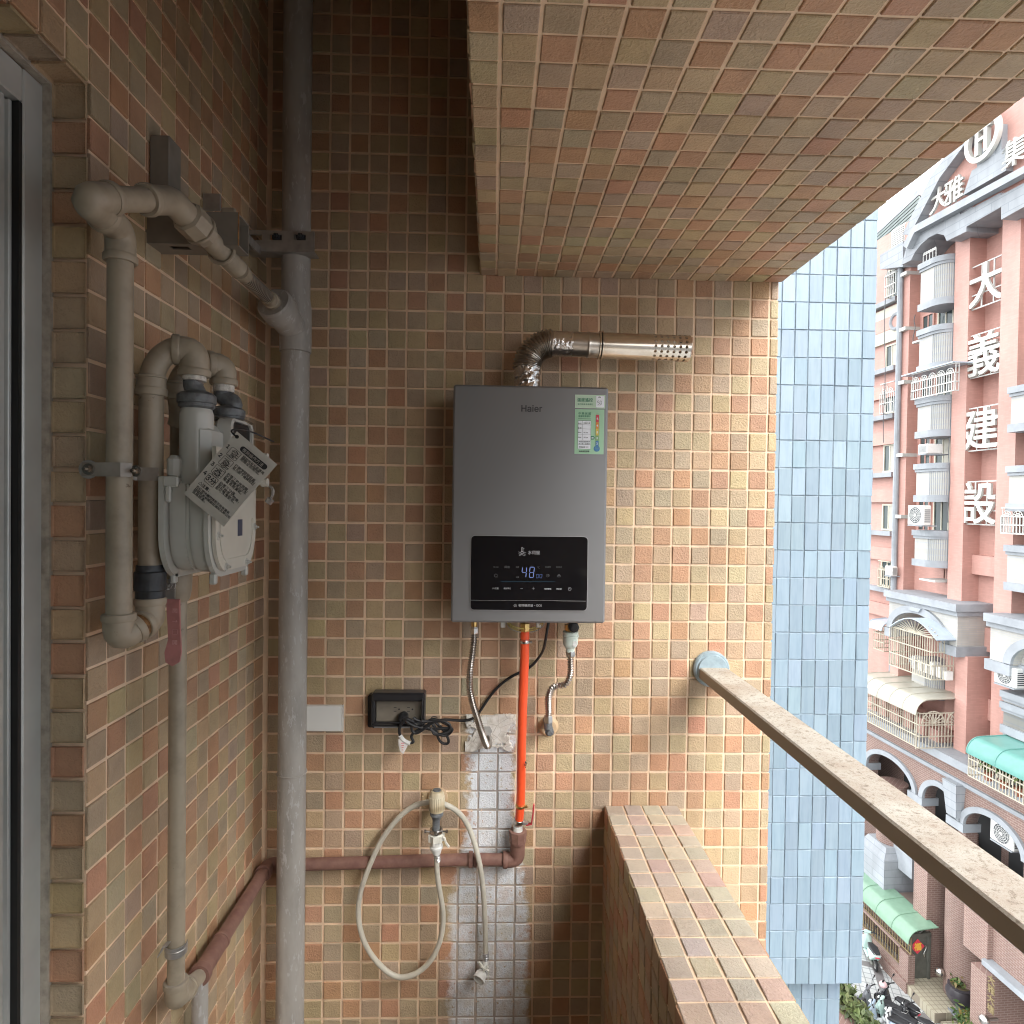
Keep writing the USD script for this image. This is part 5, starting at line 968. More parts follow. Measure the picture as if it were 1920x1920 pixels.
# cornice, arch over the top balcony, gable
def fpoly(name, pts, n0, n1, m, par=None):
    """A flat shape given by photograph pixels on the sheet n1, reaching back to n0."""
    q = [F(x, y, n1) for x, y in pts]; s_c = q[0][0]
    return part(par or pb, name, extr(Polygon([(-(s-s_c), z) for s, z in q]).buffer(0), n1-n0, fmat(s_c, n0, 0)), m)
cn = fpoly('cornice', [(1690, 497), (1705, 443), (1714, 428), (1800, 386), (1800, 402), (1876, 361), (1876, 366), (1925, 340), (1925, 385), (1877, 412), (1877, 388), (1812, 425), (1812, 434), (1775, 452), (1770, 441), (1757, 438), (1742, 445), (1727, 458), (1716, 472), (1708, 488)], BW, 1.15, 'grey_stone')
fpoly('cornice_edge', [(1692, 460), (1712, 424), (1925, 308), (1925, 322), (1800, 390), (1714, 436), (1700, 466)], 1.1, 1.45, 'grey_trim', cn)
fpoly('end_block', [(1650, 478), (1693, 452), (1693, 500), (1650, 505)], BW, .7, 'grey_stone', cn)
gb_ = fpoly('gable', [(1708, 432), (1780, 285), (1860, 180), (1960, 170), (1960, 292), (1712, 428)], -.6, .55, 'pink_wall')
fpoly('gable_edge', [(1692, 440), (1745, 330), (1838, 205), (1850, 215), (1762, 333), (1706, 440)], .3, 1.0, 'grey_stone', gb_)
fpoly('gable_moulding', [(1710, 424), (1778, 298), (1840, 215), (1846, 219), (1786, 300), (1716, 424)], .5, .75, 'cream_trim', gb_)
fpoly('gable_pier', [(1822, 320), (1832, 314), (1832, 285), (1864, 262), (1864, 290), (1886, 276), (1886, 320), (1806, 366)], .5, .85, 'grey_stone', gb_)
fpoly('gable_post', [(1865, 240), (1878, 232), (1878, 295), (1865, 300)], .5, .8, 'grey_trim', gb_)
# the carved white arch below the balconies
AN = 1.25
def archblock(x0, x1, py_top, s_far, s_near, zt_, zb_, arcs):
    w = s_far-s_near; base = sbox(0, zb_, w, zt_-.28); c, r, zc_ = arcs
    ab = part(pb, 'arch_block', extr(base.difference(affinity.scale(Point(c, zc_).buffer(1, 24), r, r*.62)).difference(sbox(c-r, zb_-1, c+r, zc_)), AN-BW, fmat(s_far, BW, 0)), 'white_stone')
    part(ab, 'ledge', cat_(fb(s_near-.15, s_far+.1, BW, AN+.22, zt_-.3, zt_), fb(s_near-.08, s_far+.1, BW, AN+.1, zt_-.5, zt_-.28)), 'grey_trim')
    el = affinity.scale(Point(c, zc_).buffer(1, 24), r+.32, r*.62+.32).difference(affinity.scale(Point(c, zc_).buffer(1, 24), r, r*.62)).intersection(sbox(0, zc_, w, zt_))
    part(ab, 'arch_band', extr(el, .12, fmat(s_far, AN, 0)), 'grey_trim')
    part(ab, 'keystone', extr(Polygon([(c-.28, zc_+r*.62+.1), (c+.28, zc_+r*.62+.1), (c+.42, zt_-.5), (c-.42, zt_-.5)]), .2, fmat(s_far, AN, 0)), 'grey_trim')
    part(ab, 'impost', fb(s_near-.12, s_near+(w-c-r)+.05, BW, AN+.14, zb_-.38, zb_+.02), 'grey_trim'); part(ab, 'impost', fb(s_far-(c-r), s_far+.1, BW, AN+.14, zb_-.38, zb_+.02), 'grey_trim')
    return ab
sf, sn = F(1668, 1110, AN)[0], F(1796, 1150, AN)[0]; ztop = F(1796, 1132, AN)[1]; zbot = F(1790, 1212, AN)[1]
archblock(0, 0, 0, sf, sn, ztop, zbot, ((sf-sn)*.45, (sf-sn)*.37, zbot+.05))
sf2, sn2 = F(1858, 1150, AN)[0], 16.5; archblock(0, 0, 0, sf2, sf2-(sf-sn), ztop-.1, zbot-.1, ((sf-sn)*.62, (sf-sn)*.37, zbot-.05))
balcony(F(1757, 1318, BN)[1], F(1757, 1248, BN)[1]); balcony(F(1757, 1318, BN)[1]-.1, F(1757, 1248, BN)[1]-.1, s3b-.25, s3b-3.0)
part(pb, 'pier', fb(sf+.2, sf-.35, BW, 1.0, zP, zbot-.35), 'pink_wall'); part(pb, 'pier', fb(sn+.35, sn-.25, BW, 1.0, zP, zbot-.35), 'pink_wall')

# podium
PN = 1.6
part(pb, 'podium', fb(SE, SL+3, -6, BW, GZ, zP-.12), 'brown_brick')
lg = part(pb, 'ledge', cat_(fb(SR, SL+3, BW, PN+.25, zP-.32, zP), fb(SR, SL+3, BW, PN+.12, zP-.95, zP-.8)), 'grey_trim')
zA = F(1700, 1530, PN)[1]
zA = -10.6; arch_c = [28.1, 25.1, 22.6]
web = sbox(0, zA-2.2, SL+3-SR, zP-.3); off = SL+3
arcs = []
for c, r in zip(arch_c, (1.5, .9, 1.25)):
    cc = off-c; hole_ = affinity.scale(Point(cc, zA-.1).buffer(1, 24), r, .85).union(sbox(cc-r, zA-3, cc+r, zA-.1)); web = web.difference(hole_); arcs.append((cc, r))
part(pb, 'arcade', extr(web, .5, fmat(off, PN-.5, 0)), 'brown_brick')
for cc, r in arcs:
    band_ = affinity.scale(Point(cc, zA-.1).buffer(1, 24), r+.22, 1.07).difference(affinity.scale(Point(cc, zA-.1).buffer(1, 24), r, .85)).intersection(sbox(0, zA-.1, 99, zP))
    part(pb, 'arch_band', extr(band_, .62, fmat(off, PN-.5, 0)), 'grey_trim')
    part(pb, 'impost', fb(off-cc+r-.05, off-cc+r+.8, PN-.6, PN+.16, zA-.42, zA-.1), 'grey_trim')
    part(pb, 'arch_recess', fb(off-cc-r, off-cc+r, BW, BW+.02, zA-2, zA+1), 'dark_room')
ks = 26.75 if 0 else S(1797, PN+.3); part(pb, 'keystone_block', app(MF, trimesh.convex.convex_hull(np.array([(ks+a*.35, n, z) for a in (-1, 1) for n in (PN, PN+.42) for z in (zP-.9,)]+[(ks+a*.24, n, zP-2.25) for a in (-1, 1) for n in (PN, PN+.3)]))), 'grey_stone')
part(pb, 'arcade_floor', fb(SR, SL+3, BW, PN, zA-2.6, zA-2.3), 'brown_brick')
part(pb, 'arcade_rail', fb(SR, SL+3, PN-.2, PN, zA-2.3, zA-1.2), 'brown_brick')
part(pb, 'rail_cap', fb(SR, SL+3, PN-.3, PN+.1, zA-1.2, zA-1.05), 'grey_trim')
cs = S(1678, PN); cz = F(1668, 1578, PN)[1]
part(pb, 'round_column', cyl(FO+FA*cs+FN*(PN-.2)+np.array([0, 0, cz-.2]), FO+FA*cs+FN*(PN-.2)+np.array([0, 0, zA-.4]), .62, sides=24), 'brown_brick')
part(pb, 'column_base', cat_(fb(cs-.85, cs+.85, PN-1.2, PN+.75, cz-2.0, cz-.45), app(MF, trimesh.convex.convex_hull(np.array([(cs+a*.85, n, cz-.45) for a in (-1, 1) for n in (PN-1.2, PN+.75)]+[(cs+a*.62, n, cz-.02) for a in (-1, 1) for n in (PN-1.0, PN+.5)])))), 'grey_stone')
# lower part of the podium: planter, brick piers, overhang, entrance wall
part(pb, 'lower_wall', fb(S(1762, 1.85), SL+3, BW, 1.85, GZ, cz-1.9), 'brown_brick')
pl_ = part(pb, 'balcony_planter', fb(S(1738, 1.4), S(1690, 1.4), 1.0, 1.7, Z(1720, 1632, 1.6)-.5, Z(1720, 1612, 1.6)), 'grey_trim')
b0, b1 = S(1738, 1.8), S(1764, 1.8)
part(pb, 'brick_pier', cat_(fb(b1, b0, BW, 2.0, GZ+.3, zA-1.3)), 'brown_brick')
q0_, q1_ = S(1808, 1.9), S(1766, 1.9)
part(pb, 'round_pier', cyl(FO+FA*(q1_-.9)+FN*1.1+np.array([0, 0, GZ+.3]), FO+FA*(q1_-.9)+FN*1.1+np.array([0, 0, zA-2.2]), .78, sides=26), 'brown_brick')
part(pb, 'overhang_block', fb(S(1872, 2.2), S(1826, 2.2), BW, 2.2, F(1830, 1792, 2.2)[1], zA-2.3), 'brown_brick')
part(pb, 'overhang', fb(SR, S(1872, 2.0), BW, 2.0, F(1885, 1830, 2)[1], F(1870, 1745, 2)[1]), 'brown_brick')
part(pb, 'overhang_trim', fb(SR, S(1864, 2.3), 1.7, 2.35, F(1864, 1826, 2.3)[1], F(1864, 1815, 2.3)[1]), 'grey_trim')
part(pb, 'entrance_pier', fb(S(1872, 2.6), S(1842, 2.6), BW, 2.6, GZ, F(1850, 1830, 2.6)[1]), 'brown_brick')
gl_ = F(1858, 1864, 2.62); part(pb, 'gold_lettering', extr(union_all([centred(glyphs(c, .26, 1), 0, -.34*k) for k, c in enumerate('大雅大樓')]), .03, fmat(gl_[0], 2.6, gl_[1]+.5)), 'gold')
simple('ramp_grey', (.20, .21, .23), .5, noise=.15, scale=4)
simple('gold_paint', (.75, .42, .06), .5)
simple('gate_metal', (.10, .10, .085), .45, noise=.25, scale=5)

# ------------------------------------------------------------------ letters, grilles, awnings, air conditioners on the facade
def at_f(s, n, z): M = np.eye(4); M[:3, :3] = MF[:3, :3]; M[:3, 3] = FO+FA*s+FN*n+np.array([0, 0, z]); return M
def sign(ch, px, py, h, n, label, grid=True, name='sign_character', group=None, bold=5):
    s, z = F(px, py, n); t = thing(name, label, 'sign character', M=at_f(s, n, z), group=group)
    g = centred(glyphs(ch, h, bold), 0, 0); part(t, 'character', extr(g, .10, fmat(s, n, z)), 'sign_white')
    if grid:
        k = h*.56; bars = [fb(s-k, s+k, n-.06, n-.02, z+a*k-.025, z+a*k+.025) for a in (-1, -.35, .35, 1)]+[fb(s+a*k-.025, s+a*k+.025, n-.06, n-.02, z-k, z+k) for a in (-1, -.33, .33, 1)]
        part(t, 'frame', cat_(*bars), 'white_metal')
        part(t, 'stay', cat_(*[fb(s+a*k-.03, s+a*k+.03, BW, n-.02, z+b*k-.03, z+b*k+.03) for a in (-1, 1) for b in (-.9, .9)]), 'white_metal')
    return t
for ch, px, py, w in (('大', 1851, 530, 'top character, a plain three-stroke one'), ('義', 1846, 663, 'second character from the top'), ('建', 1842, 803, 'third character from the top'), ('設', 1838, 943, 'lowest character, just above the bare spandrels')):
    sign(ch, px, py, 1.55, .38, f'big white Chinese character on the pink bay, {w}', bold=1)
sign('大', 1763, 373, .95, .75, 'small white character at the left foot of the pink gable', False, bold=1); sign('雅', 1791, 357, .95, .75, 'small white character right of the first one on the gable', False, bold=1)
sign('集', 1905, 284, .95, .75, 'small white character on the gable at the right picture edge', False, bold=1)
s, z = F(1845, 258, .9); em = thing('emblem', 'round white ring emblem with upright bars high on the gable', 'emblem', M=at_f(s, .9, z))
part(em, 'ring', extr(affinity.scale(Point(0, 0).buffer(.82, 24), 1, 1.12).difference(affinity.scale(Point(0, 0).buffer(.64, 24), 1, 1.12)), .18, fmat(s, .85, z)), 'sign_white')
part(em, 'bars', extr(union_all([sbox(-.42, .28, .42, .42), sbox(-.30, -.62, -.14, .3), sbox(.12, -.62, .28, .3), sbox(-.14, -.1, .12, .02)]), .18, fmat(s, .85, z)), 'sign_white')

def bars(s0, s1, n, z0, z1, step=.13, rails=(0, .33, .66, 1), t=.022, arch=0):
    """A barred panel on the sheet n."""
    m = [fb(s1, s0, n-t, n+t, z0+(z1-z0)*r-t, z0+(z1-z0)*r+t) for r in rails]; k = max(2, int((s0-s1)/step))
    for i in range(k+1): s = s1+(s0-s1)*i/k; m.append(fb(s-t*.6, s+t*.6, n-t*.6, n+t*.6, z0, z1-(z1-z0)*(.34 if arch else 0)))
    for i in range(arch):
        c = s1+(s0-s1)*(i+.5)/arch; r = (s0-s1)/arch*.42
        for rr in (r, r*.55):
            m.append(tube(np.array([FO+FA*(c+rr*math.cos(a))+FN*n+np.array([0, 0, z1-(z1-z0)*.33+min(rr, (z1-z0)*.3)*math.sin(a)]) for a in np.linspace(0, math.pi, 9)]), t*.7, 5))
        for a in np.linspace(.5, 2.64, 4): m.append(tube(np.array([FO+FA*c+FN*n+np.array([0, 0, z1-(z1-z0)*.33]), FO+FA*(c+r*math.cos(a))+FN*n+np.array([0, 0, z1-(z1-z0)*.33+r*math.sin(a)*.9])]), t*.6, 5))
    return cat_(*m)
def side_bars(s, n0, n1, z0, z1, step=.14, t=.02):
    m = [fb(s-t, s+t, n0, n1, z0+(z1-z0)*r-t, z0+(z1-z0)*r+t) for r in (0, .33, .66, 1)]
    for i in range(int((n1-n0)/step)+1): m.append(fb(s-t*.6, s+t*.6, n0+i*step-t*.6, n0+i*step+t*.6, z0, z1))
    return cat_(*m)
def cage(label, s0, s1, n0, n1, z0, z1, m, arch=0, roof=None, group=None, name='window_cage', rise=.25):
    t = thing(name, label, 'window cage', M=at_f((s0+s1)/2, n0, z0))
    part(t, 'front_bars', bars(s0, s1, n1, z0, z1, arch=arch), m); part(t, 'side_bars', side_bars(s1, n0, n1, z0, z1), m); part(t, 'side_bars', side_bars(s0, n0, n1, z0, z1), m)
    return t
def awning(t, s0, s1, n0, n1, z, m, drop=.35, ribs=6, thick=.03, name='roof'):
    """A sheet roof that curls down over its outer edge."""
    prof = [(n0, z)]+[(n1-drop+drop*math.sin(a), z-.06-drop*(1-math.cos(a))) for a in np.linspace(0, math.pi/2, 7)]
    top = np.array([(s, n, zz) for s in (s0, s1) for n, zz in prof]); k = len(prof); v = np.vstack([top, top-(0, .0, thick)])
    f = [[i, i+1, k+i+1, k+i] for i in range(k-1)]+[[2*k+i, 2*k+k+i, 2*k+k+i+1, 2*k+i+1] for i in range(k-1)]+[[i, 2*k+i, 2*k+i+1, i+1] for i in range(k-1)]+[[k+i, k+i+1, 3*k+i+1, 3*k+i] for i in range(k-1)]+[[k-1, 3*k-1, 4*k-1, 2*k-1]]
    part(t, name, app(MF, (v, np.array(f))), m)
    for i in range(ribs+1):
        s = s1+(s0-s1)*i/ribs; part(t, 'rib', tube(np.array([FO+FA*s+FN*n+np.array([0, 0, zz+.012]) for n, zz in prof]), .022, 5), m)
for nm, col in (('awning_cream', (.43, .41, .34)), ('awning_teal', (.13, .31, .27)), ('awning_green', (.19, .31, .22)), ('awning_blue', (.40, .46, .52))): simple(nm, col, .28, noise=.10, scale=3)
t = cage('white barred cage with small arches under the second balcony', S(1706, 1.2), S(1786, 1.2), BN, 1.25, zc[2][1]-.02, zc[1][0]-.05, 'white_metal', arch=5)
zt_ = zc[1][0]; part(t, 'roof', fb(S(1787, 1.2), S(1690, 1.2), .3, 1.35, zt_-.03, zt_+.02), 'awning_blue')
part(pb, 'railing', bars(bs0-.1, bs1+.5, BN-.12, zc[0][1], zc[0][1]+.62, step=.16, rails=(0, .6), arch=6), 'white_metal')
cage('white window cage on the left bay, the uppermost one', S(1650, .5), S(1670, .5), .1, .5, Z(1660, 560, .4), Z(1660, 502, .4), 'white_metal', arch=2)
cage('white window cage on the left bay at mid height', S(1646, .5), S(1671, .5), .1, .5, Z(1660, 775, .4), Z(1660, 720, .4), 'white_metal', arch=2)
cage('beige barred window on the left bay, just above the carved arch', S(1642, .5), S(1664, .5), .1, .3, Z(1655, 1100, .3), Z(1655, 1052, .3), 'beige_metal', arch=2)
cz0, cz1 = F(1705, 1238, 2.0)[1]-.5, F(1705, 1185, 2.0)[1]
t = cage('barred balcony cage under the carved white arch with curved blue-grey roof', S(1672, 2.0), S(1752, 2.0), 1.0, 1.95, cz0, cz1, 'beige_metal')
s0, s1 = S(1668, 2.2), S(1758, 2.2); sc = (s0+s1)/2; hw = (s0-s1)/2
pr = [(s1+2*hw*k/14, cz1+.02+.62*math.sin(math.pi*k/14)) for k in range(15)]
v = np.array([(s, n, zz+d) for d in (0, -.04) for n in (.9, 2.1) for s, zz in pr]); f = [[i, i+1, 15+i+1, 15+i] for i in range(14)]+[[30+i, 45+i, 45+i+1, 30+i+1] for i in range(14)]+[[15+i, 16+i, 46+i, 45+i] for i in range(14)]+[[i, 30+i, 31+i, i+1] for i in range(14)]
part(t, 'roof', app(MF, (v, np.array(f))), 'awning_blue')
part(t, 'fan_bars', cat_(*[tube(np.array([FO+FA*sc+FN*1.95+np.array([0, 0, cz1]), FO+FA*(sc+hw*.95*math.cos(a))+FN*1.95+np.array([0, 0, cz1+.58*math.sin(a)])]), .018, 5) for a in np.linspace(.1, 3.04, 15)]), 'beige_metal')
part(t, 'clutter', cat_(*[fb(s1+.3+.35*k, s1+.5+.35*k, 1.1, 1.4, cz0, cz0+.35+.1*(k % 3)) for k in range(6)]), 'ac_white')
t = cage('small barred cage with curled metal roof at the left end beside the blue column', S(1640, 1.0), S(1660, 1.0), .1, .9, Z(1650, 1215, .9)-.1, Z(1650, 1172, .9), 'beige_metal'); awning(t, S(1636, 1), S(1662, 1), .1, 1.1, Z(1650, 1163, .9), 'awning_blue', ribs=1)
AW = 2.6; zq0, zq1 = F(1727, 1388, AW)[1], F(1727, 1342, AW)[1]
t = cage('long beige barred balcony enclosure with cream sheet roof above the podium ledge', S(1612, AW), S(1727, AW), .2, AW-.15, zP, zq1, 'beige_metal', arch=0, name='balcony_enclosure')
awning(t, S(1612, AW), S(1727, AW)-.1, .3, AW+.1, zq1+.65, 'awning_cream', drop=.6, ribs=5)
part(t, 'arch_bars', bars(S(1728, AW)+.02, S(1728, AW)-.0, AW, zP, zq1), 'beige_metal')
sE = S(1727, AW); m_ = []
for c in (.75, 1.85):
    for a in np.linspace(.15, 3.0, 9): m_.append(tube(np.array([FO+FA*sE+FN*c+np.array([0, 0, zP+1.0]), FO+FA*sE+FN*(c+.5*math.cos(a))+np.array([0, 0, zP+1.0+.5*math.sin(a)])]), .018, 5))
    m_.append(tube(np.array([FO+FA*sE+FN*(c+.5*math.cos(a))+np.array([0, 0, zP+1.0+.5*math.sin(a)]) for a in np.linspace(0, math.pi, 12)]), .025, 5))
part(t, 'fan_bars', cat_(*m_), 'beige_metal')
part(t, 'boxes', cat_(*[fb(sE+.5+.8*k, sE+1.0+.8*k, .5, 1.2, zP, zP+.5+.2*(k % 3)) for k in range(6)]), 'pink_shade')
cage('white barred cage cut by the right picture edge, level with the lowest big character', S(1878, 1.2), S(1965, 1.2), BW, 1.2, Z(1890, 1000, 1.2), Z(1890, 952, 1.2), 'white_metal', arch=4)
part(pb, 'overhang_railing', bars(S(1852, 2.0), SR+1, 1.9, F(1870, 1745, 2)[1], F(1870, 1745, 2)[1]+1.0, step=.16), 'beige_metal')
# teal roofed plant cage on the right
TN = 2.6; ts0 = F(1812, 1400, TN)[0]; tz = F(1812, 1402, TN)[1]
t = cage('barred plant balcony with glossy teal curved roof at the right edge', ts0, 15.5, .2, TN-.1, zP, tz-.05, 'beige_metal', name='balcony_enclosure', arch=0); awning(t, ts0, 15.5, .0, TN, tz+.45, 'awning_teal', drop=.55, ribs=6)
part(t, 'arch_bars', cat_(*[tube(np.array([FO+FA*(ts0-.9-1.25*k+rr*math.cos(a))+FN*(TN-.1)+np.array([0, 0, zP+.45+rr*1.2*math.sin(a)]) for a in np.linspace(0, math.pi, 12)]), .02, 5) for k in range(5) for rr in (.5, .34)]), 'beige_metal')
# leaves
mat('leaf', {'a': ('attribute', dict(attribute='tint')), 'p': ('principled_bsdf', dict(roughness=.45)), 't': ('translucent_bsdf', {}), 'm': ('mix_closure', dict(fac=.25))}, [('a.color', 'p.base_color'), ('a.color', 't.color'), ('p.BSDF', 'm.closure1'), ('t.BSDF', 'm.closure2')], surface='m.closure')
simple('terracotta', (.36, .13, .075), .7, noise=.2, scale=8); simple('pot_dark', (.045, .04, .045), .3); simple('stem', (.10, .08, .04), .8)
def leaves(c, R, n, size, cols, rng, squash=.8):
    """Leaf-sized quads scattered in clumps through a crown."""
    c = np.asarray(c, float); cl = rng.normal(0, 1, (9, 3)); cl /= np.linalg.norm(cl, axis=1, keepdims=True); cl *= R*rng.uniform(.25, .75, (9, 1)); v, f, t = [], [], []
    for k in range(n):
        j = rng.integers(9); p = c+(cl[j]+rng.normal(0, R*.24, 3))*(1, 1, squash); a = rng.normal(0, 1, 3); a /= np.linalg.norm(a); b = np.cross(a, rng.normal(0, 1, 3)); b /= np.linalg.norm(b); s = size*rng.uniform(.6, 1.3)
        o = len(v); v += [p-a*s, p+b*s*.42, p+a*s, p-b*s*.42]; f.append([o, o+1, o+2, o+3]); col = np.array(cols[rng.integers(len(cols))])*rng.uniform(.7, 1.25)*(1+.25*((j % 3)-1)); t += [col]*4
    return (np.array(v), np.array(f)), np.array(t)
GREEN = [(.06, .11, .025), (.08, .13, .03), (.045, .085, .025), (.12, .14, .04)]
rl = np.random.default_rng(5)
for k in range(7):
    s = ts0-.5-.62*k; b = FO+FA*s+FN*(TN-.45)+np.array([0, 0, zP+.02]); M = np.eye(4); M[:3, 3] = b
    t = thing('potted_plant', ('leftmost', 'second', 'third', 'fourth', 'fifth', 'sixth', 'seventh')[k]+' green potted plant from the left behind the bars under the teal roof', 'potted plant', M=M, group='potted plants under the teal roof')
    part(t, 'pot', lathe(b, b+(0, 0, .3), [(0, .12), (.28, .17), (.30, .18)], 10), 'terracotta'); lv_, tn = leaves(b+(0, 0, .65), .42, 130, .12, GREEN, rl); part(t, 'foliage', lv_, 'leaf', tint=tn)
for k in range(5):
    s = S(1735, 1.4)+(S(1694, 1.4)-S(1735, 1.4))*k/4; lv_, tn = leaves(FO+FA*s+FN*1.35+np.array([0, 0, Z(1720, 1612, 1.6)+.12]), .3, 90, .12, [(.10, .06, .045), (.06, .09, .03), (.13, .08, .06)], rl); part(pl_, 'foliage', lv_, 'leaf', tint=tn)
# air conditioners
def ac(label, px, py, n, w=.85, h=.6, d=.32, face='n', name='air_conditioner', fan=True):
    """An outdoor unit whose fan grille faces us (n) or along the wall (s); (px, py) is its outer lower near corner."""
    s, z = F(px, py, n); t = thing(name, label, 'air conditioner', M=at_f(s, n, z)); part(t, 'casing', fb(s, s+w, n-d, n, z, z+h, .03), 'ac_white')
    L_, U_, D_, c = (FA, np.array([0, 0, 1.]), FN, FO+FA*(s+w*.5)+FN*n+np.array([0, 0, z+h*.5])) if face == 'n' else (FN, np.array([0, 0, 1.]), -FA, FO+FA*s+FN*(n-d*.5)+np.array([0, 0, z+h*.5]))
    R = min(h, w if face == 'n' else d)*.42
    if fan:
        part(t, 'fan_grille', cat_(*[tube(np.array([c+D_*.012+L_*r*math.cos(a)+U_*r*math.sin(a) for a in np.linspace(0, 2*np.pi, 24)]), .008, 5) for r in (R, R*.8, R*.6, R*.4)], *[tube(np.array([c+D_*.012+(L_*math.cos(a)+U_*math.sin(a))*R*.15, c+D_*.012+(L_*math.cos(a)+U_*math.sin(a))*R]), .006, 4) for a in np.linspace(0, 2*np.pi, 13)[:-1]]), 'ac_white')
        part(t, 'fan_well', cyl(c, c+D_*.006, R, sides=24), 'ac_dark'); part(t, 'hub', cyl(c+D_*.01, c+D_*.03, R*.18, sides=14), 'ac_white')
    o = FO+FA*s+FN*(n-d)+np.array([0, 0, z])
    part(t, 'side_vents', cat_(*[fb(s-.006, s+.002, n-d+.05, n-.05, z+h*(.15+.1*k), z+h*(.2+.1*k)) for k in range(7)]) if face == 'n' else cat_(*[fb(s+.05, s+w-.05, n-.002, n+.006, z+h*(.15+.1*k), z+h*(.2+.1*k)) for k in range(7)]), 'ac_dark')
    part(t, 'stand', cat_(fb(s+.05, s+w-.05, n-d-.3, n+.03, z-.05, z-.005)), 'grey_trim')
    return t
ac('white split air conditioner hung at the fourth balcony with fan facing out', 1731, 985, 1.55, .95, .85, .36)
ac('small window air conditioner on a shelf under the third balcony', 1738, 850, 1.25, .55, .42, .75, face='s', name='window_air_conditioner', fan=False)
ac('white air conditioner with round fan on the wall right of the carved arch', 1905, 1292, 1.3, .95, .72, .36, face='n')
ac('white air conditioner standing in the podium arch behind the handrail', 1900, 1598, 1.5, 1.0, .8, .4)
ac('small white box unit on the left bay above the carved arch', 1672, 1080, .75, .5, .45, .3, fan=False)
for (px, py, n) in ((1752, 1092, .9), (1738, 635, .9)):
    s, z = F(px, py, n); part(pb, 'ledge_shelf', fb(s, s+.9, BW, n, z, z+.08), 'white_metal')

# ------------------------------------------------------------------ ground, low wall, entrance, scooters
brickwork('paving', (.47, .48, .46), (.30, .31, .31), .45, .28, rough=.7, msize=.12)
mat('street_paving', {'g': ('geometry', {}), 'bt': ('brick_texture', dict(color1=(.52, .53, .51), color2=(.48, .49, .48), mortar=(.27, .28, .28), scale=1.0, offset=0.0, brick_width=.3, row_height=.3, mortar_size=.02)),
    'bd': ('brick_texture', dict(color1=(0, 0, 0), color2=(0, 0, 0), mortar=(1, 1, 1), scale=1.0, offset=0.0, brick_width=2.4, row_height=2.4, mortar_size=.17)), 'm': ('mix', dict(color2=(.20, .185, .18))), 'n': ('noise_texture', dict(scale=.8, detail=6.0)), 'r': ('rgb_ramp', dict(ramp=[(.3, (.78, .78, .78)), (.6, (1, 1, 1))])), 'mm': ('mix', dict(mix_type='multiply', fac=1.0)), 'rot': ('mapping', dict(rotation=(0, 0, .35))), 'p': ('principled_bsdf', dict(roughness=.7))},
    [('g.position', 'rot.vector'), ('rot.vector', 'bt.vector'), ('rot.vector', 'bd.vector'), ('bt.color', 'm.color1'), ('bd.color', 'm.fac'), ('m.color', 'mm.color1'), ('g.position', 'n.vector'), ('n.fac', 'r.fac'), ('r.color', 'mm.color2'), ('mm.color', 'p.base_color')])
simple('asphalt', (.055, .055, .057), .85, noise=.3, scale=2)
structure('ground', box((-400, -400, GZ-.5), (400, 400, GZ-.02)), 'asphalt')
structure('pavement', fb(-25, 45, .0, 19.5, GZ-.3, GZ+.0), 'street_paving')
LWN = 3.0; lz1 = GZ+1.7
lw0, lw1 = S(1610, LWN), F(1703, 1815, LWN)[0]
fw = thing('garden_wall', 'brown brick garden wall with barred openings under the green roof', 'wall', M=at_f(lw1, LWN, GZ))
opn = [(lw1+.55, lw1+3.6), (lw1+4.2, lw1+7.0)]
part(fw, 'wall', cat_(fb(lw1, lw0+2, LWN-.25, LWN, GZ, GZ+.75), fb(lw1-.02, lw1+.5, LWN-.27, LWN+.02, GZ+.0, GZ+1.55), fb(opn[0][1], opn[1][0], LWN-.26, LWN+.01, GZ+.75, GZ+1.5), fb(lw1+.5, lw0+2, LWN-.24, LWN-.01, GZ+1.5, GZ+1.6)), 'brown_brick')
part(fw, 'plinth', fb(lw1, lw0+2, LWN, LWN+.09, GZ, GZ+.45), 'brown_brick')
for a, b in opn: part(fw, 'grille', bars(b, a, LWN-.12, GZ+.75, GZ+1.5, step=.16, rails=(0, 1)), 'gold')
part(fw, 'top_bars', bars(lw0+2, lw1, LWN-.1, GZ+1.6, GZ+2.25, step=.15, rails=(0, .5, 1)), 'gold')
gr_ = thing('green_roof', 'curved pale green sheet roof over the ground floor yard', 'awning', M=at_f(lw1, LWN, GZ+2.7)); awning(gr_, lw0+2, lw1-.15, 1.86, LWN+.15, GZ+2.75, 'awning_green', drop=.55, ribs=6)
eg = thing('entrance_gate', 'dark metal gate with a red and gold paper charm under the green roof', 'gate', M=at_f(lw1, 1.6, GZ))
part(eg, 'door', fb(lw1+.28, lw1+.36, 1.95, LWN-.28, GZ+.38, GZ+2.2), 'gate_metal')
part(eg, 'frame', cat_(fb(lw1+.2, lw1+.4, 1.87, 1.97, GZ+.38, GZ+2.2), fb(lw1+.2, lw1+.4, LWN-.32, LWN-.24, GZ+.38, GZ+2.2), fb(lw1+.2, lw1+.4, 1.87, LWN-.24, GZ+2.15, GZ+2.28)), 'gate_metal')
part(eg, 'handle', tube(np.array([FO+FA*(lw1+.22)+FN*(2.12+.05*math.sin(a*3))+np.array([0, 0, GZ+1.3+.25*a]) for a in np.linspace(0, 2, 8)]), .025, 6), 'steel')
cc = FO+FA*(lw1+.26)+FN*2.42+np.array([0, 0, GZ+1.72]); dia = frame(cc, FN*-1, (0, 0, 1))
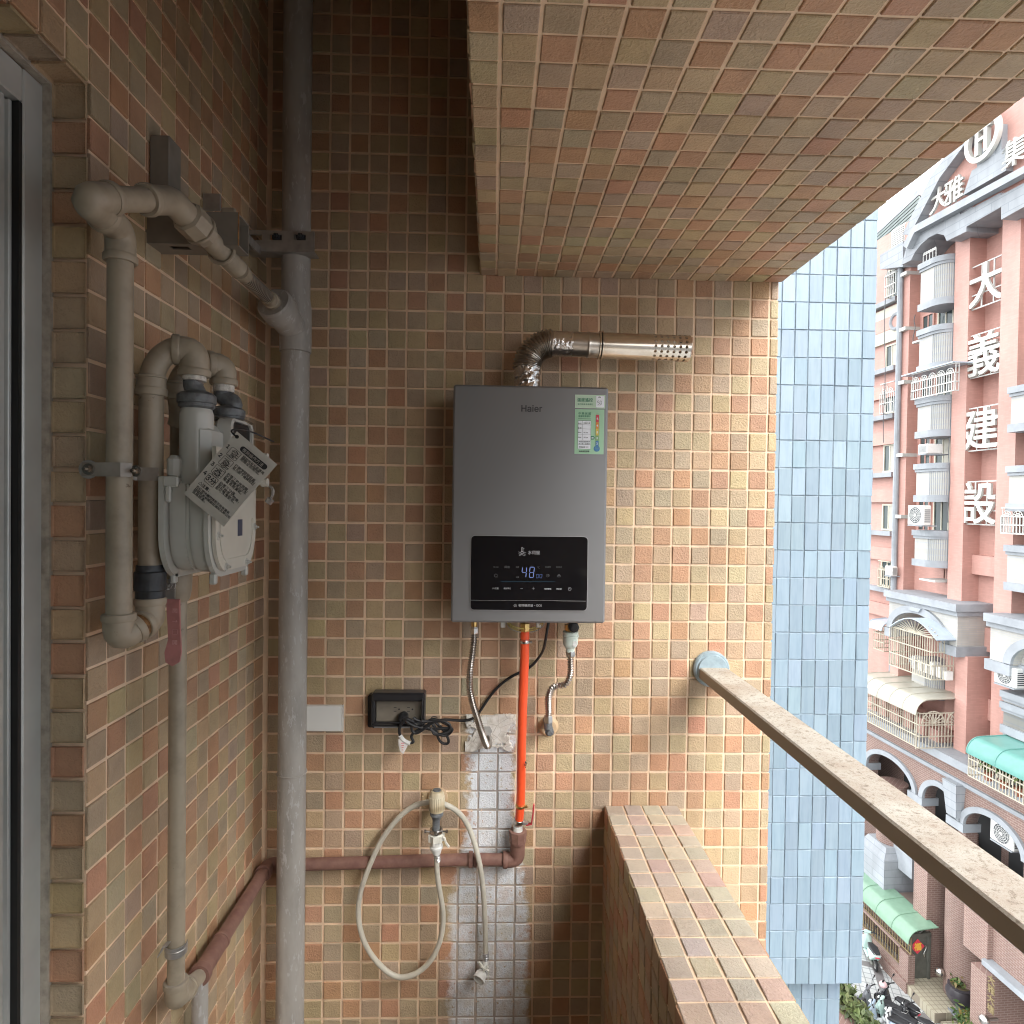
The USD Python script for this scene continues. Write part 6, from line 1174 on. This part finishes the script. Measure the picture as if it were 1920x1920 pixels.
part(eg, 'paper_charm', extr(affinity.rotate(sbox(-.22, -.22, .22, .22), 45), .012, frame(cc, -FN*-1, (0, 0, 1)) if 0 else frame(cc, np.cross((0, 0, 1), -FA), (0, 0, 1))), 'print_red')
part(eg, 'gold_character', extr(centred(glyphs('福', .28, 3), 0, 0), .012, frame(cc-FA*.014, np.cross((0, 0, 1), -FA), (0, 0, 1))), 'gold_paint')
part(eg, 'fan_bars', cat_(*[tube(np.array([cc+(0, 0, .5), cc+np.array([0, 0, .5])+FN*.42*math.cos(a)+np.array([0, 0, .3*math.sin(a)])]), .02, 5) for a in np.linspace(.1, 3.0, 6)]), 'gate_metal')
brickwork('step_tile', (.40, .36, .26), (.26, .22, .17), .2, .2, msize=.1)
mat('step_top', {'g': ('geometry', {}), 'bt': ('brick_texture', dict(color1=(.42, .38, .28), color2=(.38, .34, .25), mortar=(.24, .2, .15), scale=1.0, offset=0.0, brick_width=.2, row_height=.2, mortar_size=.014)), 'p': ('principled_bsdf', dict(roughness=.6))}, [('g.position', 'bt.vector'), ('bt.color', 'p.base_color')])
es = thing('entrance_steps', 'beige tiled entrance landing with two steps before the dark gate', 'steps', M=at_f(lw1-1.5, 2.2, GZ))
e1 = F(1800, 1880, 2)[0]
part(es, 'landing', fb(e1, lw1+.3, .4, LWN+.02, GZ, GZ+.38), 'step_top'); part(es, 'step', fb(e1-.38, lw1-1.6, .4, LWN-.1, GZ, GZ+.19), 'step_top')
rm = thing('ramp', 'grey steel wheel ramp leaning on the entrance steps', 'ramp', M=at_f(e1-1, 2.0, GZ)); 
part(rm, 'plate', app(MF, trimesh.convex.convex_hull(np.array([(e1+.15, 1.55, GZ+.42), (e1+.15, 2.35, GZ+.42), (e1-2.6, 1.55, GZ+.03), (e1-2.6, 2.35, GZ+.03), (e1+.15, 1.55, GZ+.38), (e1+.15, 2.35, GZ+.38), (e1-2.6, 1.55, GZ+.0), (e1-2.6, 2.35, GZ+.0)]))), 'ramp_grey')
part(rm, 'edge', cat_(*[tube(np.array([FO+FA*(e1+.15)+FN*n+np.array([0, 0, GZ+.44]), FO+FA*(e1-2.6)+FN*n+np.array([0, 0, GZ+.05])]), .03, 6) for n in (1.55, 2.35)]), 'ramp_grey')
def pot(label, px, py, n, z, R, H, fol, size, m, nl=260):
    s = F(px, py, n)[0]; b = FO+FA*s+FN*n+np.array([0, 0, z]); M = np.eye(4); M[:3, 3] = b; t = thing('potted_plant', label, 'potted plant', M=M)
    part(t, 'pot', lathe(b, b+(0, 0, H), [(0, R*.55), (H*.35, R*.95), (H*.6, R), (H*.9, R*.82), (H*.97, R*.86), (H, R*.70)], 22), m); part(t, 'soil', cyl(b+(0, 0, H), b+(0, 0, H+.01), R*.68, sides=18), 'stem')
    lv_, tn = leaves(b+(0, 0, H+fol*.55), fol, nl, size, GREEN+[(.20, .15, .05)], rl); part(t, 'foliage', lv_, 'leaf', tint=tn)
    part(t, 'stem', cat_(*[tube(np.array([b+(0, 0, H*.9), b+np.array([fol*.4*math.cos(a), fol*.4*math.sin(a), H+fol*.6])]), [.02, .008], 5) for a in (0, 2, 4)]), 'stem')
pot('dark round glazed pot with small plant by the brick pier', 1800, 1850, 1.7, GZ+.38, .48, .75, .32, .11, 'pot_dark', 120)
pot('bushy shrub in a pot in front of the entrance pier', 1826, 1900, 2.3, GZ, .38, .4, .72, .13, 'pot_dark', 520)
for k, (px, py, n, z) in enumerate(((1762, 1822, 2.0, GZ+1.1), (1846, 1912, 2.68, GZ+1.0))):
    s, zz = F(px, py, n); t = thing('wall_lamp', ('chrome ball lamp on the brick wall beside the dark gate', 'chrome ball lamp on the entrance pier at the bottom right')[k], 'lamp', M=at_f(s, n, zz)); c = FO+FA*s+FN*n+np.array([0, 0, zz])
    part(t, 'ball', trimesh.creation.icosphere(2, .17, transform=trimesh.transformations.translation_matrix(c)) if 0 else app(np.block([[np.eye(3), c[:, None]], [np.zeros((1, 3)), 1]]), trimesh.creation.icosphere(3, .17)), 'steel'); part(t, 'bracket', cyl(c-FN*.5, c-FN*.1, .045), 'steel')
# planting bed by the blue column
bq = P(1618, 1915, z=GZ+.5)
kb = thing('planter', 'brown planter of grassy shrubs at the foot of the blue column', 'planter', (bq[0], bq[1], GZ)); part(kb, 'box', box((bq[0]-1.6, bq[1]-1.2, GZ), (bq[0]+.45, bq[1]+3.2, GZ+.45), .04), 'brown_brick')
for k in range(5):
    lv_, tn = leaves((bq[0]-.2+.12*math.sin(k*3), bq[1]-.6+.8*k, GZ+.75), .55, 240, .15, [(.11, .14, .05), (.17, .19, .08), (.08, .11, .04)], rl); part(kb, 'shrub', lv_, 'leaf', tint=tn)
# scooters
for nm, col in (('scooter_white', (.62, .63, .62)), ('scooter_black', (.02, .02, .022)), ('scooter_grey', (.17, .175, .19)), ('scooter_mint', (.45, .60, .55)), ('scooter_blue', (.34, .42, .50))): simple(nm, col, .22, coat=.5)
simple('seat_black', (.018, .018, .02), .5); simple('tyre', (.015, .015, .015), .8); simple('lamp_glass', (.7, .7, .66), .1); simple('helmet_pink', (.62, .42, .42), .3)
def hull_s(pts): return manifold3d.Manifold.batch_hull([manifold3d.Manifold.sphere(r, 12).translate([x, y, z]) for x, y, z, r in pts])
def scooter(body, label):
    t = thing('scooter', label, 'scooter', (0, 0, 0)); pr = lambda n, m, mt: part(t, n, m, mt, local=True)
    pr('tail_body', hull_s([(-.75, -.09, .72, .06), (-.75, .09, .72, .06), (-.25, -.14, .66, .07), (-.25, .14, .66, .07), (-.45, -.12, .42, .08), (-.45, .12, .42, .08), (-.15, 0, .40, .08)]), body)
    pr('floor_board', hull_s([(-.2, -.15, .28, .04), (-.2, .15, .28, .04), (.32, -.13, .27, .04), (.32, .13, .27, .04)]), body)
    pr('front_shield', hull_s([(.34, -.16, .36, .04), (.34, .16, .36, .04), (.46, -.14, .75, .05), (.46, .14, .75, .05), (.42, 0, .92, .05)]), body)
    pr('nose', hull_s([(.50, -.09, .62, .07), (.50, .09, .62, .07), (.60, 0, .55, .07), (.48, 0, .82, .07)]), body)
    pr('seat', hull_s([(-.72, -.10, .80, .05), (-.72, .10, .80, .05), (-.30, -.13, .79, .06), (-.30, .13, .79, .06), (.0, -.07, .75, .05), (.0, .07, .75, .05)]), 'seat_black')
    for x in (-.58, .66):
        w = []
        for n_, m_, mt in (('tyre', tube(np.array([(x+.19*math.cos(a), 0, .24+.19*math.sin(a)) for a in np.linspace(0, 2*np.pi, 26)]), .05, 8), 'tyre'),): wh_ = pr('wheel', m_, mt)
        part(wh_, 'rim', cat_(cyl((x, -.03, .24), (x, .03, .24), .15, sides=18), cyl((x, -.06, .24), (x, .06, .24), .04)), 'galvanised', local=True)
    pr('front_mudguard', hull_s([(.50, -.05, .40, .03), (.50, .05, .40, .03), (.80, -.05, .40, .03), (.80, .05, .40, .03), (.66, 0, .49, .04)]), body)
    pr('fork', cat_(cyl((.50, -.09, .70), (.66, -.09, .24), .025), cyl((.50, .09, .70), (.66, .09, .24), .025)), 'galvanised')
    pr('handlebar', cat_(tube(np.array([(.30, -.34, 1.03), (.38, -.2, 1.0), (.42, 0, .98), (.38, .2, 1.0), (.30, .34, 1.03)]), .022, 8)), 'seat_black')
    pr('handlebar_cover', hull_s([(.42, -.14, .98, .05), (.42, .14, .98, .05), (.50, 0, .98, .06)]), body)
    pr('headlight', hull_s([(.53, -.04, .98, .04), (.53, .04, .98, .04)]), 'lamp_glass'); pr('tail_light', hull_s([(-.80, -.06, .68, .03), (-.80, .06, .68, .03)]), 'print_red')
    for s in (-1, 1): pr('mirror', cat_(tube(np.array([(.38, s*.24, 1.02), (.40, s*.30, 1.15), (.36, s*.33, 1.26)]), .009, 6), app(np.block([[np.diag([.02, .075, .05]), np.array([[.35], [s*.35], [1.30]])], [np.zeros((1, 3)), 1]]), trimesh.creation.icosphere(2, 1))), 'seat_black')
    pr('engine_cover', hull_s([(-.62, .13, .28, .06), (-.25, .13, .30, .07)]), 'gate_metal'); pr('exhaust', hull_s([(-.85, -.15, .33, .05), (-.45, -.15, .27, .045)]), 'galvanised')
    pr('rear_rack', cat_(tube(np.array([(-.74, -.12, .82), (-.92, -.1, .86), (-.92, .1, .86), (-.74, .12, .82)]), .014, 6)), 'galvanised')
    return t
spots = [(1632, 1782, 'scooter_mint', 'mint scooter half hidden behind the blue column at the far end of the row', 1.35), (1650, 1832, 'scooter_grey', 'scooter with grey rounded tail, second of the row from the column', 1.1), (1636, 1862, 'scooter_white', 'white scooter beside the blue column edge', 2.4),
         (1668, 1872, 'scooter_black', 'black scooter with a pink helmet on its mirror', 2.3), (1682, 1886, 'scooter_black', 'black scooter in the middle of the row seen from its side', 2.05), (1676, 1912, 'scooter_mint', 'pale mint scooter at the bottom of the row', 2.2), (1706, 1905, 'scooter_blue', 'blue-grey scooter at the right end of the row by the ramp', 2.0), (1690, 1935, 'scooter_white', 'white scooter cut by the lower picture edge', 2.2), (1650, 1890, 'scooter_grey', 'grey scooter between the shrubs and the black scooters', 2.25), (1660, 1918, 'scooter_blue', 'blue-grey scooter at the lower left beside the shrubs', 2.3), (1722, 1925, 'scooter_black', 'black scooter at the lower right corner of the row', 2.1)]
def put(t, px, py, a):
    q = P(px, py, z=GZ+.45); M = np.eye(4); c, s = math.cos(a), math.sin(a); M[:2, :2] = [[c, -s], [s, c]]; M[:3, 3] = (q[0], q[1], GZ); return M
first = {}
for px, py, m, lab, a in spots:
    if m not in first:
        t = first[m] = scooter(m, lab); M = put(t, px, py, a); UsdGeom.Xformable(stage.GetPrimAtPath(t.path)).GetOrderedXformOps()[0].Set(Gf.Matrix4d(M.T.tolist())); stage.GetPrimAtPath(t.path).SetCustomDataByKey('group', 'scooters parked in a row')
    else: dup(first[m], put(first[m], px, py, a), lab, 'scooters parked in a row')
q = P(1656, 1846, z=GZ+1.15); single('helmet', app(np.block([[np.diag([.14, .14, .12]), q[:, None]], [np.zeros((1, 3)), 1]]), trimesh.creation.icosphere(3, 1)), 'helmet_pink', 'pale pink helmet resting on a black scooter', 'helmet')
for k, (px, py0, py1, n) in enumerate(((1716, 590, 640, .5), (1781, 820, 980, .62), (1660, 560, 830, .55))):
    a, b = F(px, py0, n), F(px-3, py1, n); pts = [FO+FA*(a[0]+(b[0]-a[0])*u+.05*math.sin(9*u))+FN*n+np.array([0, 0, a[1]+(b[1]-a[1])*u]) for u in np.linspace(0, 1, 14)]
    part(pb, 'cable', tube(np.array(pts), .018, 5), 'ac_dark')
# louvred roof behind the gable
lvA, lvB = P(1645, 470, y=36), P(1712, 395, y=32)
rr = thing('roof_louvre', 'dark green louvred rooftop screen behind the left end of the gable', 'roof screen', (lvA[0], 34, 10)); simple('louvre_green', (.16, .20, .19), .6, noise=.2, scale=2)
o0, o1 = P(1630, 500, y=40), P(1718, 380, y=33)
def seg3(a, b, h0, h1, t=.12): d = b-a; return trimesh.convex.convex_hull(np.array([a+(0, 0, h0), b+(0, 0, h0), a+(0, 0, h1), b+(0, 0, h1), a+(t, t*.5, h0), b+(t, t*.5, h0), a+(t, t*.5, h1), b+(t, t*.5, h1)]))
ba, bb = P(1630, 437, y=38), P(1712, 388, y=32); bb2 = np.array([bb[0], bb[1], ba[2]])
z0 = P(1650, 480, y=36)[2]
pa, pb2 = np.array([ba[0], ba[1], 0]), np.array([bb[0]+.3, bb[1], 0]); zt2 = P(1672, 412, y=35)[2]
for k in range(9): part(rr, 'louvre', seg3(pa, pb2, z0+(zt2-z0)*k/9, z0+(zt2-z0)*(k+.72)/9, .10), 'louvre_green')
part(rr, 'parapet_cap', seg3(pa, pb2, zt2, zt2+.35, .2), 'grey_trim'); part(rr, 'backing', seg3(pa+(.2, .1, 0), pb2+(.2, .1, 0), z0-1, zt2, .1), 'louvre_green')
wl = F(1672, 450, -.2); t = thing('white_vent_panel', 'white slatted vent panel at the left foot of the gable', 'vent panel', M=at_f(wl[0], -.2, wl[1])); part(t, 'frame', fb(S(1684, -.2), S(1660, -.2), -.35, -.22, Z(1672, 468, -.2), Z(1672, 432, -.2)), 'white_metal')
for k in range(9): zz = Z(1672, 466, -.2)+k*.095; part(t, 'slat', fb(S(1683, -.2), S(1661, -.2), -.22, -.17, zz, zz+.06), 'white_metal')
